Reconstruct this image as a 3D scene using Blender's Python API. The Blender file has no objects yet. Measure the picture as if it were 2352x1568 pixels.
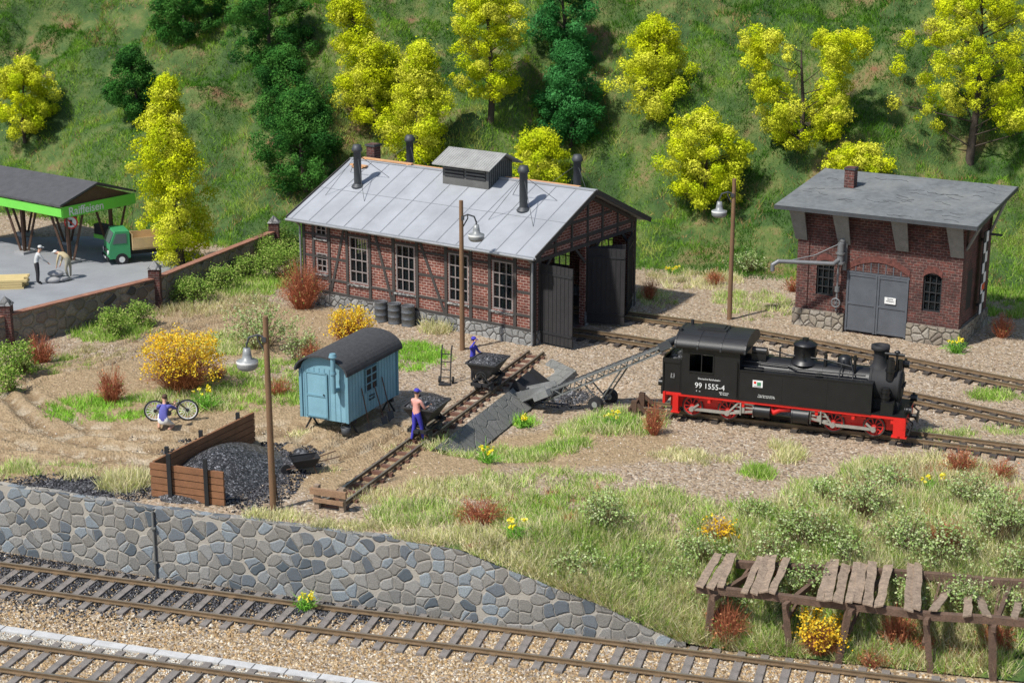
import bpy, bmesh, math, random, numpy as np
from mathutils import Vector, Matrix
random.seed(7); rng=np.random.default_rng(7)
W=2352.;F=3900.;CX=1176.;CY=784.;P0=math.atan(1132/3900.);SP=math.sin(P0);CP=math.cos(P0);H=19.
R=math.radians
# ---------- terrain functions (metres) ----------
WX=[-60,-16.1,-10.8,-6.1,.3,4.6,13.5,60];WY=[66,49.4,47.4,45.9,43.8,42.7,40.5,29]
LOW=-2.2
def wall_y(x): return np.interp(x,WX,WY)
def ztop(x): return np.interp(x,[-3.5,-1.46,.8,2.3,4.6,6],[0,-.1,-.75,-1.2,-2.1,-2.2])
def foot(x): return np.interp(x,[-60,-26,-18,-11,6.6,12.5,22.4,60],[100,90,85,80.5,77.8,76,72,60])
def ss(a,b,x):
    t=np.clip((x-a)/(b-a),0,1); return t*t*(3-2*t)
LAT=np.random.default_rng(3).random((64,64))
def vn(x,y):
    xi=np.floor(x).astype(int);yi=np.floor(y).astype(int);fx=x-xi;fy=y-yi;fx=fx*fx*(3-2*fx);fy=fy*fy*(3-2*fy)
    g=lambda a,b:LAT[a%64,b%64]
    return (g(xi,yi)*(1-fx)+g(xi+1,yi)*fx)*(1-fy)+(g(xi,yi+1)*(1-fx)+g(xi+1,yi+1)*fx)*fy
def fbm(x,y,sc,o=4,sd=0.):
    x=np.asarray(x,float)*sc+sd*7.3+100;y=np.asarray(y,float)*sc+sd*3.1+100;s=0;a=.5;t=0
    for i in range(o): s=s+a*vn(x,y);t+=a;a*=.55;x=x*2.03+5.1;y=y*2.03+1.7
    return s/t
T0=(-5.4,47.6);TD=(.37,.929)
def gz(x,y):
    x=np.asarray(x,float);y=np.asarray(y,float)
    d=y-wall_y(x)
    z=np.minimum(0,ztop(x)+np.maximum(d,0)*.46)
    z=z+.05*np.sin(x*.9)*np.sin(y*.7+1)*ss(.5,3,d)*0.6
    dr=(x-T0[0])*TD[1]-(y-T0[1])*TD[0]; a=(x-T0[0])*TD[0]+(y-T0[1])*TD[1]
    z=z-.6*ss(.8,1.25,dr)*(1-ss(2.4,5.5,dr))*ss(5.2,7.,a)*(1-ss(14.2,15.6,a))
    e=y-foot(x)
    h=.72*(np.sqrt(np.maximum(e,0)**2+6)-math.sqrt(6))
    b=((fbm(x,y,.17,3,1)-.5)*5.6+(fbm(x,y,.8,3,2)-.5)*1.5)*ss(0,7,e)
    return z+np.where(e>0,h+b,0)
def gz1(x,y): return float(gz(x,y))
def ray(px,py):
    u=(px-CX)/F;v=(py-CY)/F; return Vector((u,CP-v*SP,-(SP+v*CP)))
def G(px,py,z=0.):
    d=ray(px,py); t=(H-z)/-d.z; return Vector((d.x*t,d.y*t,z))
def P(px,py):
    d=ray(px,py); t=np.arange(38,150,.1); X=d.x*t;Y=d.y*t;Z=H+d.z*t
    g=gz(X,Y); i=np.argmax(Z<g); return Vector((X[i],Y[i],float(g[i])))
def mpp(p): return (p.y*CP+(H-p.z)*SP)/F
# ---------- materials ----------
MC={}
class NT:
    def __init__(s,name):
        s.m=bpy.data.materials.new(name); s.m.use_nodes=True; s.t=s.m.node_tree; s.b=s.t.nodes['Principled BSDF']
    def n(s,ty,ins=None,**pr):
        nd=s.t.nodes.new(ty)
        for k,v in pr.items(): setattr(nd,k,v)
        if ins:
            for k,v in ins.items():
                if isinstance(v,bpy.types.NodeSocket): s.t.links.new(v,nd.inputs[k])
                else: nd.inputs[k].default_value=v
        return nd
    def set(s,k,v):
        if isinstance(v,bpy.types.NodeSocket): s.t.links.new(v,s.b.inputs[k])
        else: s.b.inputs[k].default_value=v
    def ramp(s,fac,stops,const=False):
        r=s.n('ShaderNodeValToRGB',{'Fac':fac}); cr=r.color_ramp
        if const: cr.interpolation='CONSTANT'
        while len(cr.elements)<len(stops): cr.elements.new(.5)
        for e,(p,c) in zip(cr.elements,stops): e.position=p; e.color=(*c,1)
        return r.outputs['Color']
    def mix(s,f,a,b,bt='MIX'):
        m=s.n('ShaderNodeMix',data_type='RGBA',blend_type=bt)
        for i,v in ((0,f),(6,a),(7,b)):
            if isinstance(v,bpy.types.NodeSocket): s.t.links.new(v,m.inputs[i])
            else: m.inputs[i].default_value=v if i==0 else (*v[:3],1)
        return m.outputs[2]
    def math(s,op,a,b=0.,c=None):
        m=s.n('ShaderNodeMath',operation=op)
        for i,v in enumerate((a,b,c)):
            if v is None: continue
            if isinstance(v,bpy.types.NodeSocket): s.t.links.new(v,m.inputs[i])
            else: m.inputs[i].default_value=v
        return m.outputs[0]
    def bump(s,h,st=.5,d=.02):
        b=s.n('ShaderNodeBump',{'Height':h,'Strength':st,'Distance':d}); s.set('Normal',b.outputs[0])
    def coord(s,w='Object'): return s.n('ShaderNodeTexCoord').outputs[w]
    def noise(s,v,sc,det=4,ro=.6): 
        return s.n('ShaderNodeTexNoise',{'Vector':v,'Scale':sc,'Detail':det,'Roughness':ro}).outputs['Fac']
def M(name,col,rough=.7,metal=0.,var=.25,scale=2.5,bump=.25,bs=25,dirt=None,stretch=None):
    if name in MC: return MC[name]
    t=NT(name); c=t.coord()
    if stretch:
        c=t.n('ShaderNodeMapping',{'Vector':c,'Scale':stretch}).outputs[0]
    n1=t.noise(c,scale); n2=t.noise(c,bs,3)
    lo=[x*(1-var) for x in col];hi=[min(1,x*(1+var)) for x in col]
    f=t.math('MULTIPLY_ADD',n2,.5,t.math('MULTIPLY',n1,.5))
    cc=t.ramp(f,[(.3,lo),(.7,hi)])
    if dirt:
        cc=t.mix(t.math('MULTIPLY',t.ramp(t.noise(c,scale*.7,6),[(.45,(0,0,0)),(.75,(1,1,1))]),.6),cc,dirt)
    t.set('Base Color',cc); t.set('Roughness',rough); t.set('Metallic',metal)
    if bump: t.bump(n2,bump,.02)
    MC[name]=t.m; return t.m
def attrmat(name,trans=0.):
    t=NT(name); a=t.n('ShaderNodeAttribute',attribute_name='Col'); t.t.nodes.remove(t.b)
    d=t.n('ShaderNodeBsdfDiffuse',{'Color':a.outputs['Color']}); o=d.outputs[0]
    if trans:
        tr=t.n('ShaderNodeBsdfTranslucent',{'Color':a.outputs['Color']})
        o=t.n('ShaderNodeMixShader',{0:trans,1:o,2:tr.outputs[0]}).outputs[0]
    t.t.links.new(o,t.t.nodes['Material Output'].inputs[0]); return t.m
def brickmat(name,cols,mortar,bw,bh,ms,dk=.5):
    t=NT(name); uv=t.coord('UV')
    b=t.n('ShaderNodeTexBrick',{'Vector':uv,'Color1':(*cols[0],1),'Color2':(*cols[1],1),'Mortar':(*mortar,1),'Scale':1.,'Mortar Size':ms,'Mortar Smooth':.2,'Bias':0.,'Brick Width':bw,'Row Height':bh})
    n=t.noise(uv,1.1,6,.7); n2=t.noise(uv,9,3)
    dirt=t.mix(1.,b.outputs['Color'],cols[2],'MULTIPLY')
    c=t.mix(t.ramp(n,[(.42,(0,0,0)),(.62,(.9,.9,.9))]),b.outputs['Color'],dirt)
    c=t.mix(t.math('MULTIPLY',t.ramp(n2,[(.45,(0,0,0)),(.7,(1,1,1))]),dk),c,(.03,.022,.02))
    t.set('Base Color',c); t.set('Roughness',.9); t.bump(t.math('SUBTRACT',t.math('MULTIPLY',n2,.3),b.outputs['Fac']),.6,.02)
    return t.m
def cobblemat(name,scale,stops,mortar,edge=.05,rand=.9,uvs='UV',dist=.12,bst=.9,bd=.06,nz=.6,rnd=None,ns_=14):
    t=NT(name); uv=t.coord(uvs); dim='2D' if uvs=='UV' else '3D'
    ns=t.n('ShaderNodeTexNoise',{'Vector':uv,'Scale':2.5,'Detail':2})
    uv2=t.n('ShaderNodeVectorMath',{0:uv,1:t.n('ShaderNodeVectorMath',{0:ns.outputs['Color'],'Scale':dist},operation='SCALE').outputs[0]},operation='ADD').outputs[0]
    v=t.n('ShaderNodeTexVoronoi',{'Vector':uv2,'Scale':scale,'Randomness':rand},voronoi_dimensions=dim)
    e=t.n('ShaderNodeTexVoronoi',{'Vector':uv2,'Scale':scale,'Randomness':rand},feature='DISTANCE_TO_EDGE',voronoi_dimensions=dim)
    sx=t.n('ShaderNodeSeparateColor',{0:v.outputs['Color']})
    c=t.ramp(sx.outputs[0],stops); n=t.noise(uv,ns_,6,.7)
    c=t.mix(t.math('MULTIPLY',t.ramp(n,[(.35,(0,0,0)),(.7,(1,1,1))]),nz),c,(.07,.065,.06))
    m=t.ramp(e.outputs['Distance'],[(edge*.5,(1,1,1)),(edge,(0,0,0))])
    hh=t.ramp(e.outputs['Distance'],[(0,(0,0,0)),(edge*1.6,(.6,.6,.6)),(edge*4,(1,1,1))])
    if rnd:
        m2=t.ramp(v.outputs['Distance'],[(rnd,(0,0,0)),(rnd+.07,(1,1,1))]); m=t.mix(1.,m,m2,'LIGHTEN'); hh=t.mix(m2,hh,(0,0,0))
    mo=t.mix(t.math('MULTIPLY',n,.7),mortar,[x*.45 for x in mortar])
    c=t.mix(m,c,mo); t.set('Base Color',c); t.set('Roughness',.85)
    t.bump(t.math('ADD',hh,t.math('MULTIPLY',n,.5)),bst,bd)
    return t.m
# ---------- mesh builder ----------
class MB:
    def __init__(s): s.v=[];s.f=[];s.m=[];s.s=[]
    def add(s,vs,fs,mat=0,sm=False):
        o=len(s.v); s.v+= [tuple(v) for v in vs]
        for f in fs: s.f.append([i+o for i in f]); s.m.append(mat); s.s.append(sm)
    def b(s,x0,x1,y0,y1,z0,z1,mat=0):
        s.add([(x0,y0,z0),(x1,y0,z0),(x1,y1,z0),(x0,y1,z0),(x0,y0,z1),(x1,y0,z1),(x1,y1,z1),(x0,y1,z1)],
              [(0,3,2,1),(4,5,6,7),(0,1,5,4),(1,2,6,5),(2,3,7,6),(3,0,4,7)],mat)
    def box(s,c,d,mat=0,rot=None):
        vs=[Vector((sx*d[0]/2,sy*d[1]/2,sz*d[2]/2)) for sz in(-1,1) for sx,sy in((-1,-1),(1,-1),(1,1),(-1,1))]
        if rot is not None: vs=[rot@v for v in vs]
        c=Vector(c); s.add([v+c for v in vs],[(0,3,2,1),(4,5,6,7),(0,1,5,4),(1,2,6,5),(2,3,7,6),(3,0,4,7)],mat)
    def bar(s,p0,p1,w,h,mat=0,up=(0,0,1)):
        p0=Vector(p0);p1=Vector(p1);d=(p1-p0); L=d.length; x=d.normalized(); u=Vector(up)
        if abs(x.dot(u))>.99: u=Vector((0,1,0))
        y=u.cross(x).normalized(); z=x.cross(y)
        s.box((p0+p1)/2,(L,w,h),mat,Matrix((x,y,z)).transposed())
    def cyl(s,p0,p1,r0,r1=None,n=12,mat=0,cap=True,sm=True):
        if r1 is None:r1=r0
        p0=Vector(p0);p1=Vector(p1);z=(p1-p0).normalized(); a=Vector((1,0,0)) if abs(z.x)<.9 else Vector((0,1,0))
        x=a.cross(z).normalized(); y=z.cross(x); vs=[]
        for p,r in((p0,r0),(p1,r1)):
            for i in range(n):
                t=2*math.pi*i/n; vs.append(p+x*math.cos(t)*r+y*math.sin(t)*r)
        s.add(vs,[(i,(i+1)%n,n+(i+1)%n,n+i) for i in range(n)],mat,sm)
        if cap: s.add(vs[:n],[tuple(range(n))[::-1]],mat); s.add(vs[n:],[tuple(range(n))],mat)
    def tube(s,pts,r,n=8,mat=0):
        for a,b in zip(pts[:-1],pts[1:]): s.cyl(a,b,r,r,n,mat)
        for p in pts[1:-1]: s.sph(p,(r,r,r),mat,6,8)
    def sph(s,c,r,mat=0,nr=8,ns=12):
        vs=[];fs=[]
        for i in range(nr+1):
            a=math.pi*i/nr
            for j in range(ns):
                t=2*math.pi*j/ns; vs.append((c[0]+r[0]*math.sin(a)*math.cos(t),c[1]+r[1]*math.sin(a)*math.sin(t),c[2]+r[2]*math.cos(a)))
        for i in range(nr):
            for j in range(ns): fs.append((i*ns+j,(i+1)*ns+j,(i+1)*ns+(j+1)%ns,i*ns+(j+1)%ns))
        s.add(vs,fs,mat,True)
    def lathe(s,prof,c,n=16,mat=0,ax=2):
        vs=[]
        for r,z in prof:
            for j in range(n):
                t=2*math.pi*j/n; a,b=r*math.cos(t),r*math.sin(t)
                q={2:(a,b,z),1:(a,-z,b) ,0:(z,a,b)}[ax]
                vs.append((c[0]+q[0],c[1]+q[1],c[2]+q[2]))
        fs=[]
        for i in range(len(prof)-1):
            for j in range(n): fs.append((i*n+j,i*n+(j+1)%n,(i+1)*n+(j+1)%n,(i+1)*n+j))
        s.add(vs,fs,mat,True)
    def ext(s,poly,vec,mat=0,sm=False):
        n=len(poly); vec=Vector(vec); a=[Vector(p) for p in poly]; bb=[p+vec for p in a]
        s.add(a+bb,[(i,(i+1)%n,n+(i+1)%n,n+i) for i in range(n)],mat,sm)
        s.add(a,[tuple(range(n))[::-1]],mat); s.add(bb,[tuple(range(n))],mat)
    def torus(s,c,Rr,r,n=24,m=6,mat=0,ax='y'):
        vs=[]
        for i in range(n):
            t=2*math.pi*i/n
            for j in range(m):
                q=2*math.pi*j/m; rr=Rr+r*math.cos(q); a=rr*math.cos(t);b=rr*math.sin(t);d=r*math.sin(q)
                o={'y':(a,d,b),'x':(d,a,b),'z':(a,b,d)}[ax]; vs.append((c[0]+o[0],c[1]+o[1],c[2]+o[2]))
        s.add(vs,[(i*m+j,((i+1)%n)*m+j,((i+1)%n)*m+(j+1)%m,i*m+(j+1)%m) for i in range(n) for j in range(m)],mat,True)
    def out(s,name,mats,parent=None,**props):
        me=bpy.data.meshes.new(name); me.from_pydata(s.v,[],s.f)
        for m in (mats if isinstance(mats,(list,tuple)) else [mats]): me.materials.append(m)
        me.polygons.foreach_set('material_index',s.m); me.polygons.foreach_set('use_smooth',s.s); me.update()
        bm=bmesh.new(); bm.from_mesh(me); bmesh.ops.recalc_face_normals(bm,faces=bm.faces); 
        uvl=bm.loops.layers.uv.new('UVMap')
        for f in bm.faces:
            n=f.normal; ax=max(range(3),key=lambda i:abs(n[i]))
            for l in f.loops:
                c=l.vert.co; l[uvl].uv={0:(c.y,c.z),1:(c.x,c.z),2:(c.x,c.y)}[ax]
        bm.to_mesh(me); bm.free()
        return link(name,me,parent,**props)
def link(name,me,parent=None,**props):
    o=bpy.data.objects.new(name,me); bpy.context.scene.collection.objects.link(o)
    if parent: o.parent=parent
    for k,v in props.items(): o[k]=v
    return o
def root(name,label,cat,loc,rz=0.,**pr):
    o=link(name,None,None,label=label,category=cat,**pr); o.location=loc; o.rotation_euler=(0,0,rz); o.empty_display_size=.3; return o
def npquads(name,V,C,mat,parent=None,**pr):
    V=np.asarray(V,np.float32).reshape(-1,3); n=len(V); me=bpy.data.meshes.new(name)
    me.vertices.add(n); me.vertices.foreach_set('co',V.ravel()); me.loops.add(n); me.loops.foreach_set('vertex_index',np.arange(n,dtype=np.int32))
    me.polygons.add(n//4); me.polygons.foreach_set('loop_start',np.arange(0,n,4,dtype=np.int32)); 
    me.update(calc_edges=True)
    ca=me.color_attributes.new('Col','FLOAT_COLOR','POINT'); cc=np.ones((n,4),np.float32); cc[:,:3]=np.repeat(np.clip(C,0,1),4,axis=0); ca.data.foreach_set('color',cc.ravel())
    me.materials.append(mat); return link(name,me,parent,**pr)
def unit(a): return a/np.maximum(np.linalg.norm(a,axis=-1,keepdims=True),1e-6)
def leafq(c,nrm,s,asp=1.):
    r=unit(rng.normal(size=c.shape)); a=unit(np.cross(nrm,r)); b=np.cross(nrm,a); s=s[:,None]
    return np.stack([c-a*s-b*s*asp,c+a*s-b*s*asp,c+a*s+b*s*asp,c-a*s+b*s*asp],1)
def stickq(p0,p1,w,tip=.25):
    d=p1-p0; r=rng.normal(size=p0.shape)*[1,.3,.2]; sd=unit(np.cross(d,np.cross(r,d))); sd=unit(sd); w=w[:,None]
    return np.stack([p0-sd*w,p0+sd*w,p1+sd*w*tip,p1-sd*w*tip],1)
leafM=attrmat('leaf_flock',.22); grassM=attrmat('grass_fibre',.2); stoneM=attrmat('stone_chip')
# ---------- common materials ----------
wood=M('dark_wood',(.1,.055,.035),.8,0,.4,3,.5,30); polew=M('pole_wood',(.2,.115,.06),.8,0,.4,2,.4,40,stretch=(4,4,.5))
boardw=M('brown_boards',(.22,.1,.045),.75,0,.35,3,.3,30); palew=M('pale_timber',(.55,.38,.2),.8,0,.25); greyw=M('weathered_wood',(.29,.215,.155),.9,0,.65,7,.9,26)
blk=M('black_paint',(.011,.011,.012),.4,0,.4,3,.08,30); blkm=M('matt_black',(.018,.018,.02),.75,0,.3); dgrey=M('dark_grey_metal',(.06,.065,.07),.6,.2,.3)
lgrey=M('grey_metal',(.33,.34,.33),.45,.4,.25); red=M('red_paint',(.62,.02,.015),.4,0,.15,3,.05); steel=M('rod_steel',(.42,.41,.37),.4,.5,.2)
brs=M('rusty_rail',(.21,.145,.085),.55,.3,.35); railtop=M('rail_head',(.42,.36,.28),.35,.7,.2); white=M('white_paint',(.75,.75,.73),.6,0,.08)
sleepD=M('dark_sleeper',(.06,.048,.04),.9,0,.4,3,.5,25); sleepG=M('grey_sleeper',(.19,.17,.155),.9,0,.5,3,.5,25)
coalM=cobblemat('coal_lumps',17,[(0,(.03,.03,.033)),(.5,(.08,.08,.085)),(.8,(.16,.16,.17)),(1,(.32,.32,.34))],(.01,.01,.01),.03,1,'Object',nz=.1)  # lighter greys put the sunlit glint of black coal into the colour
coalM.node_tree.nodes['Principled BSDF'].inputs['Roughness'].default_value=.35
brick=brickmat('red_brick_pale_mortar',[(.25,.075,.05),(.15,.045,.035),(.5,.42,.4)],(.5,.37,.31),.27,.115,.014,.35)
brick2=brickmat('dark_red_brick',[(.17,.05,.038),(.08,.032,.028),(.4,.4,.42)],(.24,.17,.145),.26,.11,.011,.75)
plinth=cobblemat('grey_plinth_stone',3.2,[(0,(.2,.2,.2)),(.5,(.32,.32,.31)),(1,(.42,.41,.39))],(.1,.1,.1),.05)
plinth2=cobblemat('tan_plinth_stone',3.,[(0,(.22,.18,.14)),(.5,(.34,.29,.22)),(1,(.42,.38,.32))],(.12,.1,.08),.05)
cobble=cobblemat('retaining_cobble',2.7,[(0,(.08,.11,.135)),(.1,(.12,.145,.17)),(.24,(.17,.2,.23)),(.32,(.25,.235,.21)),(.6,(.3,.285,.26)),(.78,(.36,.35,.33)),(.88,(.24,.285,.32)),(1,(.34,.39,.42))],(.46,.42,.36),.032,.95,'UV',.2,.9,.045,.7,.66,26)
fieldst=cobblemat('field_stone',2.3,[(0,(.05,.05,.05)),(.12,(.16,.13,.1)),(.6,(.36,.3,.23)),(1,(.27,.2,.16))],(.3,.26,.2),.05,.95,'UV',.18,1.,.08,.7,.6)
slabM=cobblemat('slate_slabs',2.6,[(0,(.17,.175,.165)),(.5,(.2,.2,.185)),(1,(.24,.24,.22))],(.11,.11,.1),.018,nz=.6,bst=.5)
frameT=M('frame_timber',(.05,.045,.042),.85,0,.35,3,.4); doorT=M('door_boards',(.024,.022,.023),.8,0,.35,3,.4)
felt=M('roof_felt',(.32,.335,.36),.75,0,.18,.8,.15,60,dirt=(.21,.22,.235)); feltD=M('roof_felt_dark',(.14,.15,.155),.85,0,.35,1.2,.6,5,dirt=(.24,.24,.22))
winM=M('window_frame',(.25,.215,.205),.7,0,.15); glass=NT('window_glass'); glass.set('Base Color',(.02,.03,.035,1)); glass.set('Roughness',.1); glass.set('Alpha',.35); glass=glass.m
# ---------- terrain ----------
def ell(px,py,rx,ry,soft=1.):
    c=P(px,py); m=mpp(c); d=ray(px,py); sn=-d.z/d.length
    return (c.x,c.y,rx*m,ry*m/sn)
def inell(X,Y,e,k=1.): return np.sqrt(((X-e[0])/e[2])**2+((Y-e[1])/e[3])**2)
xs=np.concatenate([np.arange(-70,-22,1.5),np.arange(-22,25,.18),np.arange(25,70,1.5)])
ds=np.concatenate([[0],np.arange(.1,28,.18),np.arange(28,62,.45),np.arange(62,140,3)])
X=np.repeat(xs[:,None],len(ds),1); Y=wall_y(X)+ds[None]+0.12; Z=gz(X,Y)
rutp=[[(-40,900),(80,860),(220,835),(330,790),(440,745),(560,715)],[(-40,925),(40,905),(75,950),(200,1010),(420,1030),(620,1010),(760,1000)],[(-40,985),(90,1010),(260,1050),(420,1045)],[(-40,1040),(120,1055),(300,1070)],[(640,1000),(720,1060),(800,1030),(900,985)],[(30,890),(60,930),(160,985),(330,1005),(500,1000),(680,985)]]
rut=np.full(X.shape,9.)
def segd(X,Y,a,b):
    ax,ay=a;bx,by=b; t=np.clip(((X-ax)*(bx-ax)+(Y-ay)*(by-ay))/((bx-ax)**2+(by-ay)**2),0,1)
    return np.hypot(X-ax-t*(bx-ax),Y-ay-t*(by-ay))
for pl in rutp:
    w=[G(*q).xy for q in pl]; d=np.full(X.shape,9.)
    for a,b in zip(w[:-1],w[1:]): d=np.minimum(d,segd(X,Y,a,b))
    d=np.abs(d-.5+.12*np.sin(X*1.7)); rut=np.minimum(rut,d)
rm=np.exp(-(rut/.17)**2)
Z=Z-.12*rm+.13*np.exp(-((rut-.3)/.13)**2)*(.4+1.2*fbm(X,Y,1.5,2))
rr=rng.normal(size=X.shape)*.015*(ds[None]>.3)*(ds[None]<28); Z=Z+rr
zone=np.zeros(X.shape+(4,),np.float32); zone[...,3]=1
coalE=[ell(600,1090,85,70),ell(480,1060,110,60),ell(200,1120,200,28),ell(690,1060,50,30),ell(1310,920,60,16),ell(985,975,40,20)]
for e in coalE: zone[...,0]=np.maximum(zone[...,0],np.clip(1.3-inell(X,Y,e),0,.75))
mudE=[ell(200,960,420,150),ell(560,1020,330,110),ell(560,760,300,60),ell(900,1060,260,90),ell(1300,1020,260,60)]
for e in mudE: zone[...,2]=np.maximum(zone[...,2],np.clip(1.6-inell(X,Y,e)*1.1,0,1))
E=Y-foot(X); zone[...,1]=np.clip(ss(-1.5,1.5,E)+ss(3.5,.5,(Y-wall_y(X)))*(X>-2)*.85,0,1)
nx,ny=X.shape; me=bpy.data.meshes.new('ground')
V=np.stack([X,Y,Z],-1).reshape(-1,3)
ii=(np.arange(nx-1)[:,None]*ny+np.arange(ny-1)[None]).ravel()
Fc=np.stack([ii,ii+ny,ii+ny+1,ii+1],1)
me.from_pydata(V.tolist(),[],Fc.tolist())
ca=me.color_attributes.new('zone','FLOAT_COLOR','POINT'); ca.data.foreach_set('color',zone.reshape(-1,4).ravel())
ra=me.attributes.new('rut','FLOAT','POINT'); ra.data.foreach_set('value',rm.ravel().astype(np.float32))
me.polygons.foreach_set('use_smooth',[True]*len(me.polygons))
def groundmat(name,stops,hasattr=True):
    t=NT(name); c=t.coord()
    vo=t.n('ShaderNodeTexVoronoi',{'Vector':c,'Scale':12.,'Randomness':1.}); s=t.n('ShaderNodeSeparateColor',{0:vo.outputs['Color']})
    base=t.ramp(s.outputs[0],stops); big=t.noise(c,.35,4); n=t.noise(c,6,6,.7); fine=t.noise(c,40,3)
    base=t.mix(t.math('MULTIPLY',big,.5),base,(.3,.22,.125))
    height=t.math('SUBTRACT',.5,vo.outputs['Distance'])
    if hasattr:
        a=t.n('ShaderNodeAttribute',attribute_name='zone'); z=t.n('ShaderNodeSeparateColor',{0:a.outputs['Color']})
        def mask(k,am=.7):
            q=t.math('ADD',z.outputs[k],t.math('MULTIPLY',t.math('SUBTRACT',n,.5),am)); return t.ramp(q,[(.4,(0,0,0)),(.6,(1,1,1))])
        mud=t.ramp(t.math('MULTIPLY_ADD',fine,.3,t.math('MULTIPLY',n,.7)),[(.28,(.12,.078,.04)),(.5,(.33,.235,.13)),(.7,(.5,.38,.24))])
        ru=t.n('ShaderNodeAttribute',attribute_name='rut'); wet_sheen=t.ramp(t.noise(c,1.6,6),[(.48,(0,0,0)),(.56,(1,1,1))]); rf=t.math('MULTIPLY',ru.outputs['Fac'],wet_sheen)
        mud=t.mix(t.math('MULTIPLY',ru.outputs['Fac'],.72),mud,(.14,.09,.045))
        mud=t.mix(t.math('MULTIPLY',rf,.55),mud,(.62,.54,.4))  # pale highlights of the wet ruts painted into the mud colour
        base=t.mix(mask(2),base,mud)
        coal=t.ramp(s.outputs[1],[(0,(.01,.01,.012)),(.7,(.05,.05,.055)),(1,(.2,.2,.21))])
        base=t.mix(mask(0),base,coal)
        hn=t.noise(c,.35,8,.7)
        hill=t.ramp(hn,[(.32,(.018,.045,.008)),(.46,(.045,.095,.015)),(.55,(.1,.14,.03)),(.62,(.19,.15,.06)),(.68,(.22,.1,.05)),(.78,(.12,.14,.04))])
        base=t.mix(mask(1,.5),base,hill)
        t.set('Roughness',t.math('SUBTRACT',.85,t.math('MULTIPLY',rf,.7)))
    else: t.set('Roughness',.85)
    t.set('Base Color',base); t.bump(t.math('ADD',height,t.math('MULTIPLY',n,.8)),.8,.05)
    return t.m
gravel=[(0,(.1,.075,.055)),(.2,(.25,.18,.12)),(.45,(.38,.28,.19)),(.7,(.46,.36,.26)),(.88,(.33,.27,.22)),(1,(.62,.55,.45))]
me.materials.append(groundmat('gravel_and_soil',gravel)); link('ground',me,None,kind='structure')
xs2=np.arange(-30,30,1.0); 
o=MB(); vs=[];fs=[]
for i,x in enumerate(xs2):
    y=float(wall_y(x)); vs+=[(x,y-25,LOW),(x,y+.2,LOW)]
fs=[(2*i,2*i+2,2*i+3,2*i+1) for i in range(len(xs2)-1)]
o.add(vs,fs); bal=[(0,(.1,.075,.05)),(.25,(.3,.2,.11)),(.5,(.42,.3,.17)),(.75,(.5,.39,.26)),(.9,(.33,.28,.23)),(1,(.65,.58,.48))]
o.out('railway_ballast_bed',groundmat('ballast',bal,False),None,kind='structure')
# retaining wall
rt=root('retaining_wall','long grey cobblestone retaining wall beside the main line','wall',(-10.8,float(wall_y(-10.8)),LOW))
m=MB(); xs3=np.arange(-24,4.9,.4); L=Vector(rt.location); vs=[]
for x in xs3:
    y=float(wall_y(x)); zt=float(ztop(x))+.03+.02*math.sin(x*3)
    vs+=[Vector((x,y,LOW-.1))-L,Vector((x,y+.08,zt))-L,Vector((x,y+.35,zt))-L]
fs=[]
for i in range(len(xs3)-1):
    a=3*i;b=a+3; fs+=[(a,b,b+1,a+1),(a+1,b+1,b+2,a+2)]
m.add(vs,fs); m.out('wall_face',cobble,rt)
m=MB(); q=G(360,1325,LOW)-L; yy=float(wall_y(q.x+L.x))-L.y; m.cyl((q.x,yy-.05,0),(q.x,yy+.02,2.15),.04,mat=0); 
for k in (.5,1.6): m.b(q.x-.07,q.x+.07,yy-.08,yy+.1,k,k+.05)
m.out('drain_pipe',M('pipe_grey',(.16,.16,.15),.7),rt)
# ---------- railway tracks ----------
def track(label,pts,z,gauge,slen,sp,smat,sw=.22,rh=.13):
    pts=[Vector((p[0],p[1])) for p in pts]
    seg=[(b-a).length for a,b in zip(pts[:-1],pts[1:])]; tot=sum(seg)
    def at(s):
        s=max(0,min(tot-1e-4,s))
        for (a,b),l in zip(zip(pts[:-1],pts[1:]),seg):
            if s<=l: d=(b-a).normalized(); return a+d*s,d
            s-=l
        return pts[-1],(pts[-1]-pts[-2]).normalized()
    L=Vector((pts[0].x,pts[0].y,z)); rt=root('railway_track',label,'railway track',L)
    N=max(2,int(tot/1.0)); zb=.07
    for sd in(-1,1):
        m=MB(); prof=[(-.06,0),(.06,0),(.06,.025),(.02,.035),(.02,rh-.04),(.036,rh-.03),(.036,rh),(-.036,rh),(-.036,rh-.03),(-.02,rh-.04),(-.02,.035),(-.06,.025)]
        vs=[];k=len(prof)
        for i in range(N+1):
            p,d=at(tot*i/N); nn=Vector((-d.y,d.x)); c=p+nn*sd*gauge/2
            for u,v in prof: q=c+nn*u; vs.append((q.x-L.x,q.y-L.y,v+zb))
        m.v=vs
        for i in range(N):
            for j in range(k):
                m.f.append([i*k+j,i*k+(j+1)%k,(i+1)*k+(j+1)%k,(i+1)*k+j]); m.m.append(1 if j==6 else 0); m.s.append(False)
        m.out('rail',[brs,railtop],rt)
    sm=MB(); sm.b(-sw/2,sw/2,-slen/2,slen/2,-.08,.075)
    for sd in(-1,1): sm.box((0,sd*gauge/2,.085),(.14,.26,.03),1)
    n=int(tot/sp); base=None
    for i in range(n+1):
        p,d=at(i*sp+.1)
        if base is None: base=sm.out('sleeper',[smat,brs],rt); ob=base
        else: ob=base.copy(); bpy.context.scene.collection.objects.link(ob); ob.parent=rt
        ob.location=(p.x-L.x,p.y-L.y,random.uniform(-.015,.01)); ob.rotation_euler=(0,0,math.atan2(d.y,d.x)+random.uniform(-.025,.025))
    return rt
g=lambda px,py,z=0:G(px,py,z).xy
shA=G(1225,795)
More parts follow.
